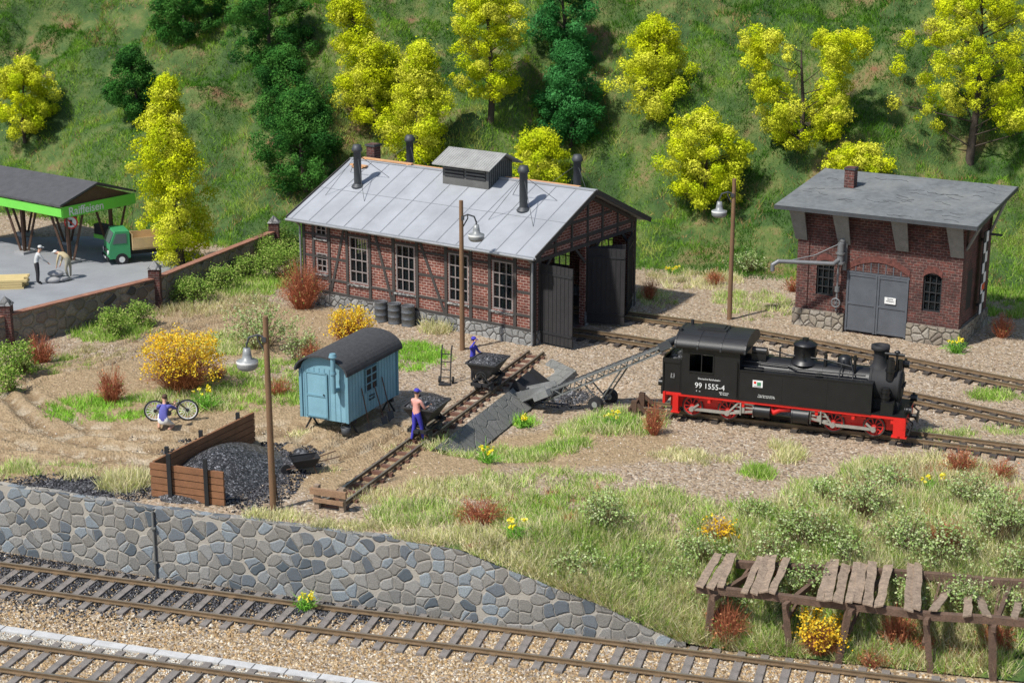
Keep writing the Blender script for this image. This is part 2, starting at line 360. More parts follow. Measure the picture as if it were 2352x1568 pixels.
track('main line track with brown rails on tan ballast below the wall',[g(-120,1312,LOW),g(700,1424,LOW),g(1250,1492,LOW),g(2250,1620,LOW)],LOW,1.435,2.5,.65,sleepG)
track('second main line track on tan ballast beside cable duct',[g(-120,1497,LOW),g(900,1640,LOW)],LOW,1.435,2.5,.65,sleepG)
track('narrow gauge track leading into the open engine shed',[g(1250,712),g(1420,728),g(1640,757),g(1900,802),g(2420,905)],.0,.75,1.5,.55,sleepD)
track('narrow gauge track from the shed door past the locomotive',[g(1150,745),g(1310,768),g(1500,795),g(1900,880),g(2420,988)],.0,.75,1.5,.55,sleepD)
TL0=G(1470,938);TL1=G(2060,1006)
track('narrow gauge track under the steam locomotive',[TL0.xy,TL1.xy,g(2420,1052)],.0,.75,1.5,.55,sleepD)
fA=G(762,1168);fB=G(1232,815)
track('light rusty field railway track with steel sleepers',[fA.xy,fB.xy],.02,.6,1.0,.62,M('rust_sleeper',(.16,.08,.055),.8,0,.3),sw=.14,rh=.09)
m=MB(); a=G(-60,1436,LOW);b=G(900,1582,LOW); d=(b-a).normalized(); LL=(b-a).length; rt=root('cable_duct','pale concrete cable duct with cover slabs between the tracks','cable duct',a,math.atan2(d.y,d.x))
k=0.
while k<LL: m.box((k+.48,random.uniform(-.015,.015),.03),(.93,.3,.08)); k+=.97
m.out('cover_slab',M('concrete',(.5,.5,.49),.85,0,.25),rt)
# stones
def stones(name,X,Y,Z,sz,cols):
    n=len(X); c=np.stack([X,Y,Z],1); 
    base=np.array([[1,0,0],[0,1,0],[-1,0,0],[0,-1,0],[0,0,1.]])
    s=sz[:,None,None]*rng.uniform(.6,1.25,size=(n,5,3)); th=rng.uniform(0,6.28,n)
    R3=np.zeros((n,3,3)); R3[:,0,0]=np.cos(th);R3[:,0,1]=-np.sin(th);R3[:,1,0]=np.sin(th);R3[:,1,1]=np.cos(th);R3[:,2,2]=1
    v=np.einsum('nij,nkj->nki',R3,base[None]*s*np.array([1,1,.8]))+c[:,None]
    top=v[:,4]+rng.normal(size=(n,3))*sz[:,None]*.25; top2=top+np.stack([sz*.3,sz*.1,-sz*.05],1)
    q=np.stack([v[:,0],v[:,1],top,top2, v[:,1],v[:,2],top,top, v[:,2],v[:,3],top2,top, v[:,3],v[:,0],top2,top2],1)
    q[:,7]+=1e-3; q[:,15]+=1e-3
    ci=rng.integers(0,len(cols),n); C=np.array(cols)[ci]*rng.uniform(.75,1.25,size=(n,1))
    return npquads(name,q.reshape(-1,3),np.repeat(C,4,axis=0),stoneM,None,kind='stuff')
n=56000; xx=rng.uniform(-19,14,n); yy=wall_y(xx)-.05-rng.uniform(0,1,n)**1.15*8.5
tan=[(.5,.36,.2),(.42,.28,.14),(.56,.45,.3),(.28,.19,.1),(.36,.31,.26),(.62,.56,.46),(.2,.14,.09),(.3,.25,.2)]
stones('ballast_stones',xx,yy,np.full(n,LOW),rng.uniform(.025,.058,n),tan)
n=34000; xx=rng.uniform(-19,-2,n); yy=wall_y(xx)-.1-np.abs(rng.normal(size=n))*1.15*np.clip((-xx-1)/10,.12,1.2)
stones('coal_spill',xx,yy,np.full(n,LOW+.012),rng.uniform(.03,.055,n),[(.02,.02,.022),(.06,.06,.065),(.14,.14,.15)])
n=6000; xx=rng.uniform(-19,-4,n); a=G(-60,1436,LOW);b=G(900,1582,LOW); yy=a.y+(xx-a.x)*(b.y-a.y)/(b.x-a.x)-.2-np.abs(rng.normal(size=n))*.35
stones('pale_gravel',xx,yy,np.full(n,LOW+.01),rng.uniform(.025,.045,n),[(.68,.66,.6),(.58,.56,.52),(.48,.44,.37)])
n=90000; xx=rng.uniform(-17,24,n); yy=rng.uniform(46,76,n); keep=(yy>wall_y(xx)+2)&(yy<foot(xx))&((xx>2-(yy-50)*.1)|(rng.random(n)<.25)); xx=xx[keep];yy=yy[keep]
stones('gravel_stones',xx,yy,gz(xx,yy)-.005,rng.uniform(.015,.036,len(xx)),[(.46,.35,.24),(.34,.24,.15),(.53,.43,.33),(.62,.56,.47),(.2,.14,.1),(.42,.29,.19),(.33,.28,.24)])
cx=[];cy=[]
for e,k in zip(coalE,(6000,2500,4200,1200,650,900)):
    r=np.sqrt(rng.random(k))*1.2;th=rng.uniform(0,6.28,k); cx.append(e[0]+r*e[2]*np.cos(th)); cy.append(e[1]+r*e[3]*np.sin(th))
cx=np.concatenate(cx);cy=np.concatenate(cy); kp=cy>wall_y(cx)+.2;cx=cx[kp];cy=cy[kp]
stones('coal_lumps',cx,cy,gz(cx,cy),rng.uniform(.02,.05,len(cx)),[(.02,.02,.022),(.05,.05,.055),(.12,.12,.13)])
# ---------- grass ----------
GQ=[];GC=[]
pal={'green':[(.27,.48,.06),(.38,.6,.09),(.18,.34,.04),(.56,.58,.24)],'straw':[(.74,.66,.38),(.64,.6,.3),(.44,.5,.15),(.8,.72,.48)],'mix':[(.4,.56,.12),(.66,.62,.32),(.28,.46,.08),(.72,.66,.4)],
     'lush':[(.2,.5,.04),(.32,.64,.07),(.44,.66,.12),(.24,.4,.05)],'dry':[(.58,.52,.3),(.5,.4,.22),(.64,.57,.35),(.36,.39,.12)],'rust':[(.45,.2,.1),(.55,.3,.15),(.6,.48,.26),(.3,.12,.06)]}
def blades(x,y,h,w,cols,lean=.45):
    n=len(x); z=gz(x,y); p0=np.stack([x,y,z-.02],1); l=rng.normal(size=(n,3))*lean; l[:,2]=1; hh=h*rng.uniform(.5,1.15,n)
    p1=p0+unit(l)*hh[:,None]; ci=rng.integers(0,len(cols),n); C=np.array(cols)[ci]*rng.uniform(.7,1.2,size=(n,1))
    return stickq(p0,p1,np.full(n,w) if np.isscalar(w) else w,.2),C
def patch(px,py,rx,ry,kind,n,h=.28,w=.011):
    e=ell(px,py,rx,ry); nt=max(4,n//36); r=np.sqrt(rng.random(nt));th=rng.uniform(0,6.28,nt)
    tx=e[0]+r*np.cos(th)*e[2];ty=e[1]+r*np.sin(th)*e[3]; i=rng.integers(0,nt,n)
    kt=fbm(tx,ty,.8,3,4)>.31; kk=kt[i]; i=i[kk]; n=len(i)
    x=tx[i]+rng.normal(size=n)*.14; y=ty[i]+rng.normal(size=n)*.14
    k=y>wall_y(x)+.1; x=x[k];y=y[k]; q,c=blades(x,y,h*(.6+.85*rng.random(nt)[i[k]]),w,pal[kind],.62)
    tn=.72+.55*rng.random((nt,1)); GQ.append(q);GC.append(c*tn[i[k]])
for a in [(240,940,150,28,'lush',5500,.2),(420,925,130,30,'mix',4000),(620,880,150,60,'green',6500,.22),(940,820,85,32,'lush',4500,.22),(760,880,60,40,'mix',800),
 (290,1112,52,18,'straw',2600,.45),(40,1090,45,18,'mix',1800,.35),(175,1092,60,8,'straw',600,.25),(640,1188,80,8,'straw',1400,.25),(820,1212,120,8,'straw',1600,.25),
 (1400,975,120,28,'mix',5500,.3),(1410,970,60,14,'lush',1400,.25),(1160,1060,190,28,'mix',6000,.28),(1250,1040,90,14,'green',2000),(1040,1125,130,20,'straw',3500,.24),(960,1185,100,28,'mix',4500,.34),
 (1230,1120,200,40,'mix',5500,.24),(1300,1190,140,50,'green',4500,.28),(1500,1190,150,60,'mix',7500,.3),(1100,1245,200,28,'straw',7500,.32),(1400,1290,200,50,'straw',9000,.44),(1400,1300,180,45,'green',8000,.42),(1300,1345,120,30,'straw',6000,.4),(1240,1190,120,40,'mix',3500,.3),
 (1500,1370,130,50,'mix',10000,.48),(1400,1400,160,20,'straw',4500,.45),(1600,1440,90,40,'straw',6000,.55),(1700,1480,120,50,'mix',7000,.45),(1740,1090,28,14,'green',1200,.3),(1802,1045,34,18,'straw',1800,.35),(1985,1080,60,20,'mix',2400,.3),
 (1600,1050,100,16,'straw',1800,.2),(1880,1130,90,24,'mix',3600,.28),(2150,1110,200,60,'straw',9000,.34),(2200,1230,250,90,'mix',17000,.42),(2150,1230,280,90,'straw',7000,.48),(1850,1240,230,60,'straw',8000,.42),(1800,1250,220,60,'green',9000,.38),(2000,1470,350,90,'mix',18000,.48),(2000,1460,350,80,'straw',9000,.52),(1900,1400,400,60,'green',9000,.4),(1900,1400,400,60,'mix',9000,.42),(2150,1350,250,60,'straw',11000,.5),(1750,1420,260,60,'rust',2600,.4),(2150,1450,220,60,'rust',2600,.4),(2150,1150,220,70,'rust',2200,.35),(1300,1180,260,60,'rust',1200,.25),
 (1590,645,110,22,'straw',3000,.3),(1730,700,90,35,'mix',3000,.25),(1500,690,50,20,'mix',900,.25),(2290,910,60,12,'green',1500,.2),(2180,1000,100,8,'mix',1200,.2),(2320,990,60,10,'mix',700,.2),
 (110,840,100,20,'green',2200,.22),(220,815,90,16,'dry',1500,.2),(460,700,170,28,'dry',5500,.3),(250,760,100,24,'green',3000,.35),(560,660,90,24,'green',4000,.35),(520,790,90,26,'mix',3200,.25),(1002,757,28,10,'straw',1200,.45),(1200,975,20,10,'lush',400,.3),
 (2300,700,90,30,'green',3500,.3),(2350,640,60,30,'green',1800,.3),(680,1000,30,6,'straw',200,.2),(860,1080,110,10,'straw',500,.15),(1270,1460,55,14,'straw',2000,.42),(870,1140,60,16,'straw',900,.2),(150,1075,60,8,'mix',500,.2),(900,1030,40,8,'straw',300,.18)]:
    patch(*a)
npquads('meadow_grass',np.concatenate(GQ).reshape(-1,3),np.concatenate(GC),grassM,None,kind='stuff')
n=330000; x=rng.uniform(-34,34,n); y=foot(x)-.8+rng.random(n)**.85*25
f1=fbm(x,y,.22,4,5);f2=fbm(x,y,.9,4,6);f3=fbm(x,y,.45,5,7)
s=np.clip((f1-.32)/.4*.55+(f2-.32)/.4*.45+rng.normal(size=n)*.09,0,1)[:,None]
hgt=.16+.3*np.clip((f2-.3)/.4,0,1)
q,c=blades(x,y,hgt,rng.uniform(.01,.02,n),[(.5,.5,.5)],.65)
c0_=np.array([.03,.1,.012]);c1=np.array([.085,.21,.02]);c2=np.array([.23,.4,.045]);c3=np.array([.42,.44,.12])
C=np.where(s<.35,c0_+(c1-c0_)*s/.35,np.where(s<.7,c1+(c2-c1)*(s-.35)/.35,c2+(c3-c2)*(s-.7)/.3))*rng.uniform(.65,1.3,size=(n,1))
br=(f3>.57)&(rng.random(n)<.45); C[br]=np.array([.4,.28,.12])*rng.uniform(.5,1.2,size=(br.sum(),1))
k=(f3<.6)|(rng.random(n)<.25); npquads('hillside_grass',q[k].reshape(-1,3),C[k],grassM,None,kind='stuff')
# ---------- trees & shrubs ----------
LIME=[(.68,.74,.02),(.76,.8,.05),(.56,.66,.02),(.8,.8,.08)]; DARK=[(.06,.2,.035),(.1,.27,.05),(.04,.14,.03)]; BLUEG=[(.06,.24,.06),(.09,.32,.09),(.045,.19,.045)]
barkM=M('bark',(.07,.052,.04),.9,0,.3,4,.6)
def tree(px,py,top,w,cols,label,shape='col',dens=1.,lean=0,trunk=.12):
    p=P(px,py); mp=mpp(p); h=(py-top)*mp*1.03; w=w*mp*1.06; rt=root('tree',label,'tree',p,group='model trees on the hillside')
    m=MB(); lean=lean*mp
    axis=lambda t:np.array([lean*t+.12*math.sin(t*5+px),.1*math.cos(t*4+px),h*t])
    for i in range(6): m.cyl(axis(i/7)-np.array([0,0,.15 if i==0 else 0]),axis((i+1)/7),.14*(1-i/7)*h/6+.02,.14*(1-(i+1)/7)*h/6+.02,7)
    nb=26 if shape!='open' else 40; cl=[]; sub=rng.uniform(0,6.28,5)
    for i in range(int((140 if shape!='open' else 135)*dens)):
        t=trunk+(1-trunk)*rng.random()**.9
        tt=(t-trunk)/(1-trunk)
        if shape=='col': pr=(min(1,.6+tt*2.2))*(1-max(0,tt-.35)/.65)**.6
        elif shape=='broad': pr=math.sin(math.pi*min(1,.12+tt*.88))**.5*(1-.15*tt)
        elif shape=='V': pr=.35+.65*math.sin(math.pi*min(1,tt*.9+.05))
        else: pr=math.sin(math.pi*min(1,.2+tt*.8))**.6
        a=rng.uniform(0,6.28); r=pr*w/2*(.25+.75*rng.random()**.6)*(1+.34*math.sin(a*3+sub[0])*math.sin(tt*11+sub[1])+.18*math.sin(a*5+tt*17+sub[2]))
        c=axis(t)+np.array([math.cos(a)*r,math.sin(a)*r,0])
        if shape=='V': c[0]=axis(t)[0]+np.sign(math.cos(a))*(abs(math.cos(a))*.6+.55*tt)*w/2*(.5+.5*rng.random())
        cl.append(c)
        if i<nb: m.cyl(axis(max(.05,t-.12)),c,.035*h/7,.012,5)
    m.out('trunk',barkM,rt)
    cl=np.array(cl); nc=len(cl); rc=rng.uniform(.05,.145,nc)*min(w,3.3)*(1.1 if shape=='col' else .95)
    n=int(330*nc); pw=rc**2/np.sum(rc**2); ci=rng.choice(nc,n,p=pw); dr=unit(rng.normal(size=(n,3))); fr=rng.random(n)
    rad=rc[ci]*(.78+.32*fr+.4*(fr>.96))*(1+.3*np.sin(dr[:,0]*6+ci)*np.sin(dr[:,2]*7+ci*2))
    c=cl[ci]+dr*rad[:,None]*np.array([1,1,.9])+rng.normal(size=(n,3))*.015; sz=rng.uniform(.012,.036,n); nr=unit(dr+rng.normal(size=(n,3))*.38)
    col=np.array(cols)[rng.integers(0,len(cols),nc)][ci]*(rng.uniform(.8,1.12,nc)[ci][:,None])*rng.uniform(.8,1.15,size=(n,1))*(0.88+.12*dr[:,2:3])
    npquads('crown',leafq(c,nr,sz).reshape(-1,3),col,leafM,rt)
    return rt
tree(410,612,205,150,LIME,'tall columnar lime-green tree behind the stone yard wall',dens=1.5,lean=-5,trunk=.04)
tree(60,325,152,150,LIME,'broad low yellow-green tree on the hillside','broad',.9,trunk=.1)
tree(872,275,-10,150,LIME,'tall narrow yellow-green tree leaning slightly on the slope','col',1.3,lean=-75,trunk=.02)
tree(965,385,125,150,LIME,'conical yellow-green tree behind the engine shed','col',1.2,trunk=.05)
tree(1125,285,-35,175,LIME,'tall yellow-green tree with visible trunk on the slope','broad',1.2,trunk=.2)
tree(1240,445,318,135,LIME,'low yellow-green tree behind the shed roof','broad',.7,trunk=.05)
tree(1500,270,58,165,LIME,'conical yellow-green tree on the grassy hillside','col',1.,trunk=.08)
tree(1615,468,270,195,LIME,'bushy yellow-green tree at the foot of the hill','broad',1.1,trunk=.05)
tree(1835,348,90,250,LIME,'wide forked yellow-green tree on the slope','V',1.4,trunk=.06)
tree(2230,378,-30,300,LIME,'large open yellow-green tree with dark trunk and gaps','open',1.5,trunk=.2)
tree(1965,395,345,140,LIME,'low yellow-green bush behind the water house','broad',.4,trunk=.05)
tree(430,98,-60,170,DARK,'dark green tree high on the hillside','broad',1.1,trunk=.05)
tree(625,155,-40,185,DARK,'dark green tree with ragged crown','broad',1.2,trunk=.05)
tree(315,287,120,115,DARK,'small dark green tree on the slope','col',.9,trunk=.05)
tree(655,300,128,165,DARK,'dark green tree with uneven crown on the slope','col',1.,trunk=.05)
tree(700,435,215,200,DARK,'dense dark green tree behind the shed roof','col',1.3,trunk=.04)
tree(1308,335,120,145,BLUEG,'tall blue-green conical tree on the slope','col',1.2,trunk=.06)
tree(1295,165,-60,150,BLUEG,'blue-green tree higher on the slope','broad',1.,trunk=.05)
def shrub(px,py,w,h,kind,label=None):
    p=P(px,py); mp=mpp(p); w*=mp;h*=mp*1.04; A=[];C=[]
    twig={'red':(.42,.15,.08),'forsythia':(.36,.15,.07),'leafy':(.16,.11,.06),'green':(.1,.08,.04),'daff':(.2,.45,.06),'orange':(.35,.17,.06)}[kind]
    nt={'red':300,'forsythia':420,'leafy':60,'green':90,'daff':160,'orange':120}[kind]; nt=max(12,int(nt*max(.35,min(2,w*h/1.8))))
    a=rng.uniform(0,6.28,nt); r=np.sqrt(rng.random(nt))*rng.uniform(.8,1.15,nt); ze=rng.uniform(.3,1.1,nt)*np.sqrt(np.maximum(.1,1-(np.minimum(r,1.1)*.85)**2))
    p1=np.stack([np.cos(a)*r*w/2,np.sin(a)*r*w/2*.8,ze*h],1); p0=p1*np.array([.35,.35,0])*rng.uniform(.3,1.,size=(nt,1))
    mid=(p0+p1)/2+np.array([0,0,1])*h*.12+rng.normal(size=(nt,3))*.06
    ww=np.full(nt,.006 if kind!='daff' else .012)
    for q in(stickq(p0,mid,ww,.9),stickq(mid,p1,ww,.4)): A.append(q); C.append(np.array(twig)*rng.uniform(.6,1.4,size=(nt,1)))
    tip=mid+rng.normal(size=(nt,3))*.15+[0,0,.06]; A.append(stickq(mid,tip,ww*.8,.4)); C.append(np.array(twig)*rng.uniform(.6,1.4,size=(nt,1)))
    if kind=='red': nl=int(90*w*h); cols=[(.4,.18,.09),(.25,.33,.09),(.5,.22,.11)]; lo=.2
    elif kind=='forsythia': nl=int(800*w*h); cols=[(.85,.55,.03),(.9,.62,.06),(.75,.44,.03),(.7,.6,.08)]; lo=.35
    elif kind=='orange': nl=int(330*w*h); cols=[(.8,.5,.03),(.85,.58,.05)]; lo=.3
    elif kind=='leafy': nl=int(340*w*h); cols=[(.33,.45,.15),(.44,.56,.22),(.22,.34,.09),(.56,.62,.34)]; lo=.1
    elif kind=='green': nl=int(1300*w*h)+200; cols=[(.2,.34,.05),(.3,.44,.08),(.14,.25,.04),(.4,.47,.14)]; lo=.03
    else: nl=70; cols=[(.9,.75,.03),(.9,.8,.15)]; lo=.75
    if kind in('leafy','red','orange'):
        i=rng.integers(0,nt,nl); t=rng.random((nl,1))**.7; b2=rng.random((nl,1))<.35
        c=np.where(b2,mid[i]+(tip[i]-mid[i])*t,mid[i]+(p1[i]-mid[i])*t)+rng.normal(size=(nl,3))*.045
    else:
        nk=max(8,int(nl/20)); a=rng.uniform(0,6.28,nk); r=rng.random(nk)**.5; zz=lo+(1.05-lo)*rng.random(nk)**.8; rr_=np.sqrt(np.maximum(.05,1-(zz*.85)**2))
        kc=np.stack([np.cos(a)*r*w/2*(.35+rr_*.65),np.sin(a)*r*w/2*.8*(.35+rr_*.65),zz*h],1); i=rng.integers(0,nk,nl)
        c=kc[i]+rng.normal(size=(nl,3))*({'daff':.03,'green':.1}.get(kind,.09))
    c[:,2]=np.abs(c[:,2])
    A.append(leafq(c,unit(rng.normal(size=(nl,3))*.8+[0,-.3,.8]),rng.uniform(.014,.036,nl) if kind!='daff' else rng.uniform(.025,.04,nl),.75)); C.append(np.array(cols)[rng.integers(0,len(cols),nl)]*rng.uniform(.7,1.2,size=(nl,1)))
    lab={'red':'red-brown twiggy shrub on the ground','forsythia':'yellow flowering forsythia shrub with brown twigs','leafy':'sparse grey-green leafy shrub on grassy ground','green':'dense moss-green bush beside the yard wall','daff':'clump of yellow daffodils with green blades','orange':'orange-yellow flowering shrub on the grassy bank'}[kind]
    o=npquads('flower_clump' if kind=='daff' else 'shrub',np.concatenate(A).reshape(-1,3),np.concatenate(C),leafM,None,label=label or lab,category='flowers' if kind=='daff' else 'shrub'); o.location=p
    return o
for a in [(695,708,135,115,'red','red-brown twiggy shrub beside the brick shed wall'),(650,640,150,70,'green'),(600,800,210,125,'leafy'),(690,830,110,80,'leafy'),(420,900,215,125,'forsythia'),(810,795,120,80,'forsythia'),
 (258,925,85,90,'red'),(640,908,80,45,'red'),(95,838,100,75,'red'),(718,835,70,60,'red'),(500,870,50,40,'red'),(40,865,110,70,'green'),(20,900,60,50,'green'),(262,772,80,55,'green'),(325,750,75,50,'green'),(440,695,110,50,'green'),(515,670,90,50,'green'),(570,640,80,45,'green'),(600,610,90,60,'green'),(640,575,90,40,'green'),
 (1390,1215,150,105,'leafy'),(1330,1320,170,75,'leafy'),(1440,1330,130,50,'leafy'),(1620,1300,170,85,'leafy'),(1650,1245,110,60,'orange'),(1850,1245,230,110,'leafy'),(1985,1190,180,120,'leafy'),(2050,1130,110,80,'leafy'),(2075,1265,190,100,'leafy'),(2170,1300,220,120,'leafy'),(2300,1250,190,150,'leafy'),(2335,1330,120,90,'leafy'),(1850,1385,170,120,'leafy'),(1730,1190,100,50,'leafy'),(2220,1420,150,120,'leafy'),(1560,1340,130,60,'leafy'),(2230,1165,170,90,'leafy'),(1480,1290,90,50,'leafy'),(1690,1430,110,80,'leafy'),(1780,1300,140,80,'leafy'),(2090,1420,120,100,'leafy'),(1950,1290,150,90,'leafy'),(2330,1440,110,110,'leafy'),(1600,1400,100,60,'leafy'),(1900,1150,110,60,'leafy'),
 (1885,1505,130,85,'forsythia'),(472,940,100,45,'daff'),(1118,1062,75,38,'daff'),(1188,1240,75,45,'daff'),(1200,985,35,30,'daff'),(1405,980,50,32,'daff'),(2195,812,85,32,'daff'),(2145,1130,80,40,'daff'),(1545,632,45,20,'daff'),
 (1105,1205,150,65,'red'),(1502,1000,60,85,'red'),(1640,655,60,40,'red'),(2205,1085,110,60,'red'),(1670,1480,130,110,'red'),(2060,1490,110,100,'red'),(2165,1265,110,80,'red'),(1490,690,50,55,'red'),(2300,775,70,60,'red'),(1820,670,50,35,'red'),(2120,1500,60,50,'red'),(1720,625,120,50,'leafy'),(2000,1530,90,40,'red'),(2300,1100,90,50,'red'),(2290,1490,110,70,'red'),(1780,1330,90,50,'red'),(1310,1210,60,30,'red')]:
    shrub(*a)
p=G(700,1402,LOW); o=shrub(700,1240,85,42,'daff','yellow daffodils growing at the foot of the retaining wall'); o.location=p
# ---------- engine shed ----------
def wall_open(m,p0,ux,L,z0,z1,ops,th,inn,mat=0):
    p0=Vector(p0);ux=Vector(ux);inn=Vector(inn)
    xs=sorted({0,L,*[o[0] for o in ops],*[o[1] for o in ops]}); zs=sorted({z0,z1,*[o[2] for o in ops],*[o[3] for o in ops]})
    Q=lambda a,z,k:p0+ux*a+Vector((0,0,z))+inn*k
    for a,b in zip(xs[:-1],xs[1:]):
        for c,d in zip(zs[:-1],zs[1:]):
            if any(o[0]<=a and b<=o[1] and o[2]<=c and d<=o[3] for o in ops): continue
            for k in(0,th): m.add([Q(a,c,k),Q(b,c,k),Q(b,d,k),Q(a,d,k)],[(0,1,2,3)],mat)
    for a,b,c,d in ops:
        m.add([Q(a,c,0),Q(b,c,0),Q(b,c,th),Q(a,c,th)],[(0,1,2,3)],mat);m.add([Q(a,d,0),Q(b,d,0),Q(b,d,th),Q(a,d,th)],[(0,1,2,3)],mat)
        m.add([Q(a,c,0),Q(a,d,0),Q(a,d,th),Q(a,c,th)],[(0,1,2,3)],mat);m.add([Q(b,c,0),Q(b,d,0),Q(b,d,th),Q(b,c,th)],[(0,1,2,3)],mat)
def window(rt,p0,ux,out,w,h,nx,nz,fm=None):
    p0=Vector(p0);ux=Vector(ux);out=Vector(out)
    m=MB(); up=Vector((0,0,1)); ofs=out*-.06
    def bx(a0,a1,z0,z1,dep=.06):
        q=[p0+ux*a+up*z+ofs for a,z in((a0,z0),(a1,z0),(a1,z1),(a0,z1))]; m.ext(q,out*dep)
    t=.06; bx(0,w,0,t);bx(0,w,h-t,h);bx(0,t,t,h-t);bx(w-t,w,t,h-t)
    for i in range(1,nx): a=w*i/nx; bx(a-.02,a+.02,t,h-t,.045)
    for i in range(1,nz): z=h*i/nz; bx(t,w-t,z-.02,z+.02,.04)
    fr=m.out('window',fm or winM,rt)
    g_=MB(); q=[p0+ux*a+up*z-out*.09 for a,z in((0,0),(w,0),(w,h),(0,h))]; g_.add(q,[(0,1,2,3)]); g_.out('glass',glass,fr)
    s=MB(); q=[p0+ux*a+up*-.09+out*.0 for a in(-.08,w+.08)]; s.bar(q[0],q[1],.16,.08,0); s.out('sill',plinth,fr)
    return fr
A=shA; ang=R(-35.2); LX=12.1; LY=7.7; O=Vector((A.x-math.cos(ang)*LX,A.y-math.sin(ang)*LX,0))
sh=root('engine_shed','brick timber-framed engine shed with open doors and grey roof','engine shed',O,ang)
zE=3.85;zR=5.55;sl=(zR-zE)/(LY/2)
wins=[(2.62,1.25,3.25),(5.15,1.25,3.25),(7.9,1.25,3.25),(10.1,1.25,3.25)]
ops=[(x,x+1.0,a,b) for x,a,b in wins]+[(.75,1.35,1.45,2.3),(.75,1.35,3.0,3.6)]
m=MB(); wall_open(m,(0,0,0),(1,0,0),LX,.55,zE,ops,.25,(0,1,0))
bops=[(LX-x-1,LX-x,a,b) for x,a,b in wins]
wall_open(m,(LX,LY,0),(-1,0,0),LX,.55,zE,bops,.25,(0,-1,0))
gops=[(.45,3.7,.0,3.35),(4.05,7.3,.0,3.35)]
wall_open(m,(LX,0,0),(0,1,0),LY,0,zE,gops,.25,(-1,0,0)); wall_open(m,(0,LY,0),(0,-1,0),LY,.55,zE,[(3.3,4.4,1.4,3.1)],.25,(1,0,0))
m.ext([(LX,0,zE),(LX,LY,zE),(LX,LY/2,zR)],(-.25,0,0));m.ext([(0,0,zE),(0,LY,zE),(0,LY/2,zR)],(.25,0,0)); m.out('wall',brick,sh)
for q in((-.08,LX+.04,-.09,.2),(-.08,LX+.04,LY-.2,LY+.09),(-.08,.2,.2,LY-.2),(LX-.1,LX+.06,.2,.44),(LX-.1,LX+.06,3.72,4.03),(LX-.1,LX+.06,7.32,LY-.2)):
    m=MB(); m.b(*q,-.3,.56); m.out('plinth',plinth,sh)
m=MB(); y0=-.045
for x in(.07,.62,1.5,2.5,3.75,5.03,6.28,7.78,9.03,9.98,11.22,LX-.08): m.b(x-.07,x+.07,y0,.01,.56,zE)
for z in(.62,3.78): m.b(0,LX,y0+.006,.01,z-.065,z+.065)
for a,b in((0,2.55),(3.68,5.1),(6.2,7.85),(9.0,10.05),(11.2,LX)):
    for z in(1.2,2.15,3.1): m.b(a,b,y0+.012,.01,z-.045,z+.045)
for x,_,_ in wins: m.b(x-.1,x+1.1,y0+.008,.01,1.1,1.19); m.b(x-.1,x+1.1,y0+.008,.01,3.27,3.36)
for a,b in(((1.55,.68),(2.4,3.7)),((7.7,.68),(6.35,3.7)),((4.95,.68),(4.0,3.7))): m.bar((a[0],-.015,a[1]),(b[0],-.015,b[1]),.04,.12)
x1=LX+.045
for y in(.07,.4,3.87,7.37,LY-.07): m.b(LX-.01,x1,y-.07,y+.07,0,zE)
m.b(LX-.01,x1-.006,0,LY,3.36,3.5);m.b(LX-.01,x1-.006,0,LY,zE-.1,zE+.04)
for y in(1.5,2.7,3.87,5.0,6.2): m.b(LX-.01,x1,y-.06,y+.06,3.5,zE+(LY/2-abs(y-LY/2))*sl-.05)
m.bar((LX+.02,.1,zE-.05),(LX+.02,LY/2,zR-.12),.06,.14);m.bar((LX+.02,LY-.1,zE-.05),(LX+.02,LY/2,zR-.12),.06,.14)
m.b(LX-.01,x1-.01,2.0,5.7,4.45,4.56)
for ys in((.45,1.2),(3.7,2.95),(4.05,4.8),(7.3,6.55)): m.bar((LX+.02,ys[0],2.7),(LX+.02,ys[1],3.4),.06,.11)
m.out('timber_frame',frameT,sh)
for x,a,b in wins: window(sh,(x,0,a),(1,0,0),(0,-1,0),1.,b-a,3,4)
for a,b in((1.45,2.3),(3.0,3.6)): window(sh,(.75,0,a),(1,0,0),(0,-1,0),.6,b-a,2,3 if b<3 else 2)
for x,a,b in wins: window(sh,(x+1.,LY,a),(-1,0,0),(0,1,0),1.,b-a,3,4)
window(sh,(0,4.4,1.4),(0,-1,0),(-1,0,0),1.1,1.7,3,4)
m=MB(); ov=.5;og=.45
def slope(y): return zR+.06-abs(y-LY/2)*sl
for sd in(-1,1):
    ye=LY/2+sd*(LY/2+ov); q=[(-og,LY/2,slope(LY/2)),(-og,ye,slope(ye)),(-og,ye,slope(ye)+.09),(-og,LY/2,slope(LY/2)+.1)]
    m.ext(q,(LX+2*og,0,0),0)
    x=-og+.3
    while x<LX+og:
        m.bar((x,LY/2,slope(LY/2)+.1),(x,ye,slope(ye)+.09),.035,.03,1); x+=.98
    for f in(.5,): yy_=LY/2+(ye-LY/2)*f; m.b(-og,LX+og,yy_-.012,yy_+.012,slope(yy_)+.08,slope(yy_)+.108,1)
    m.bar((LX+og,LY/2,slope(LY/2)+.05),(LX+og,ye,slope(ye)+.05),.05,.2,2);m.bar((-og,LY/2,slope(LY/2)+.05),(-og,ye,slope(ye)+.05),.05,.2,2)
m.b(-og,LX+og,LY/2-.1,LY/2+.1,slope(LY/2)+.08,slope(LY/2)+.13,0)
roof=m.out('roof',[felt,M('felt_seam',(.22,.23,.25),.8),frameT],sh)
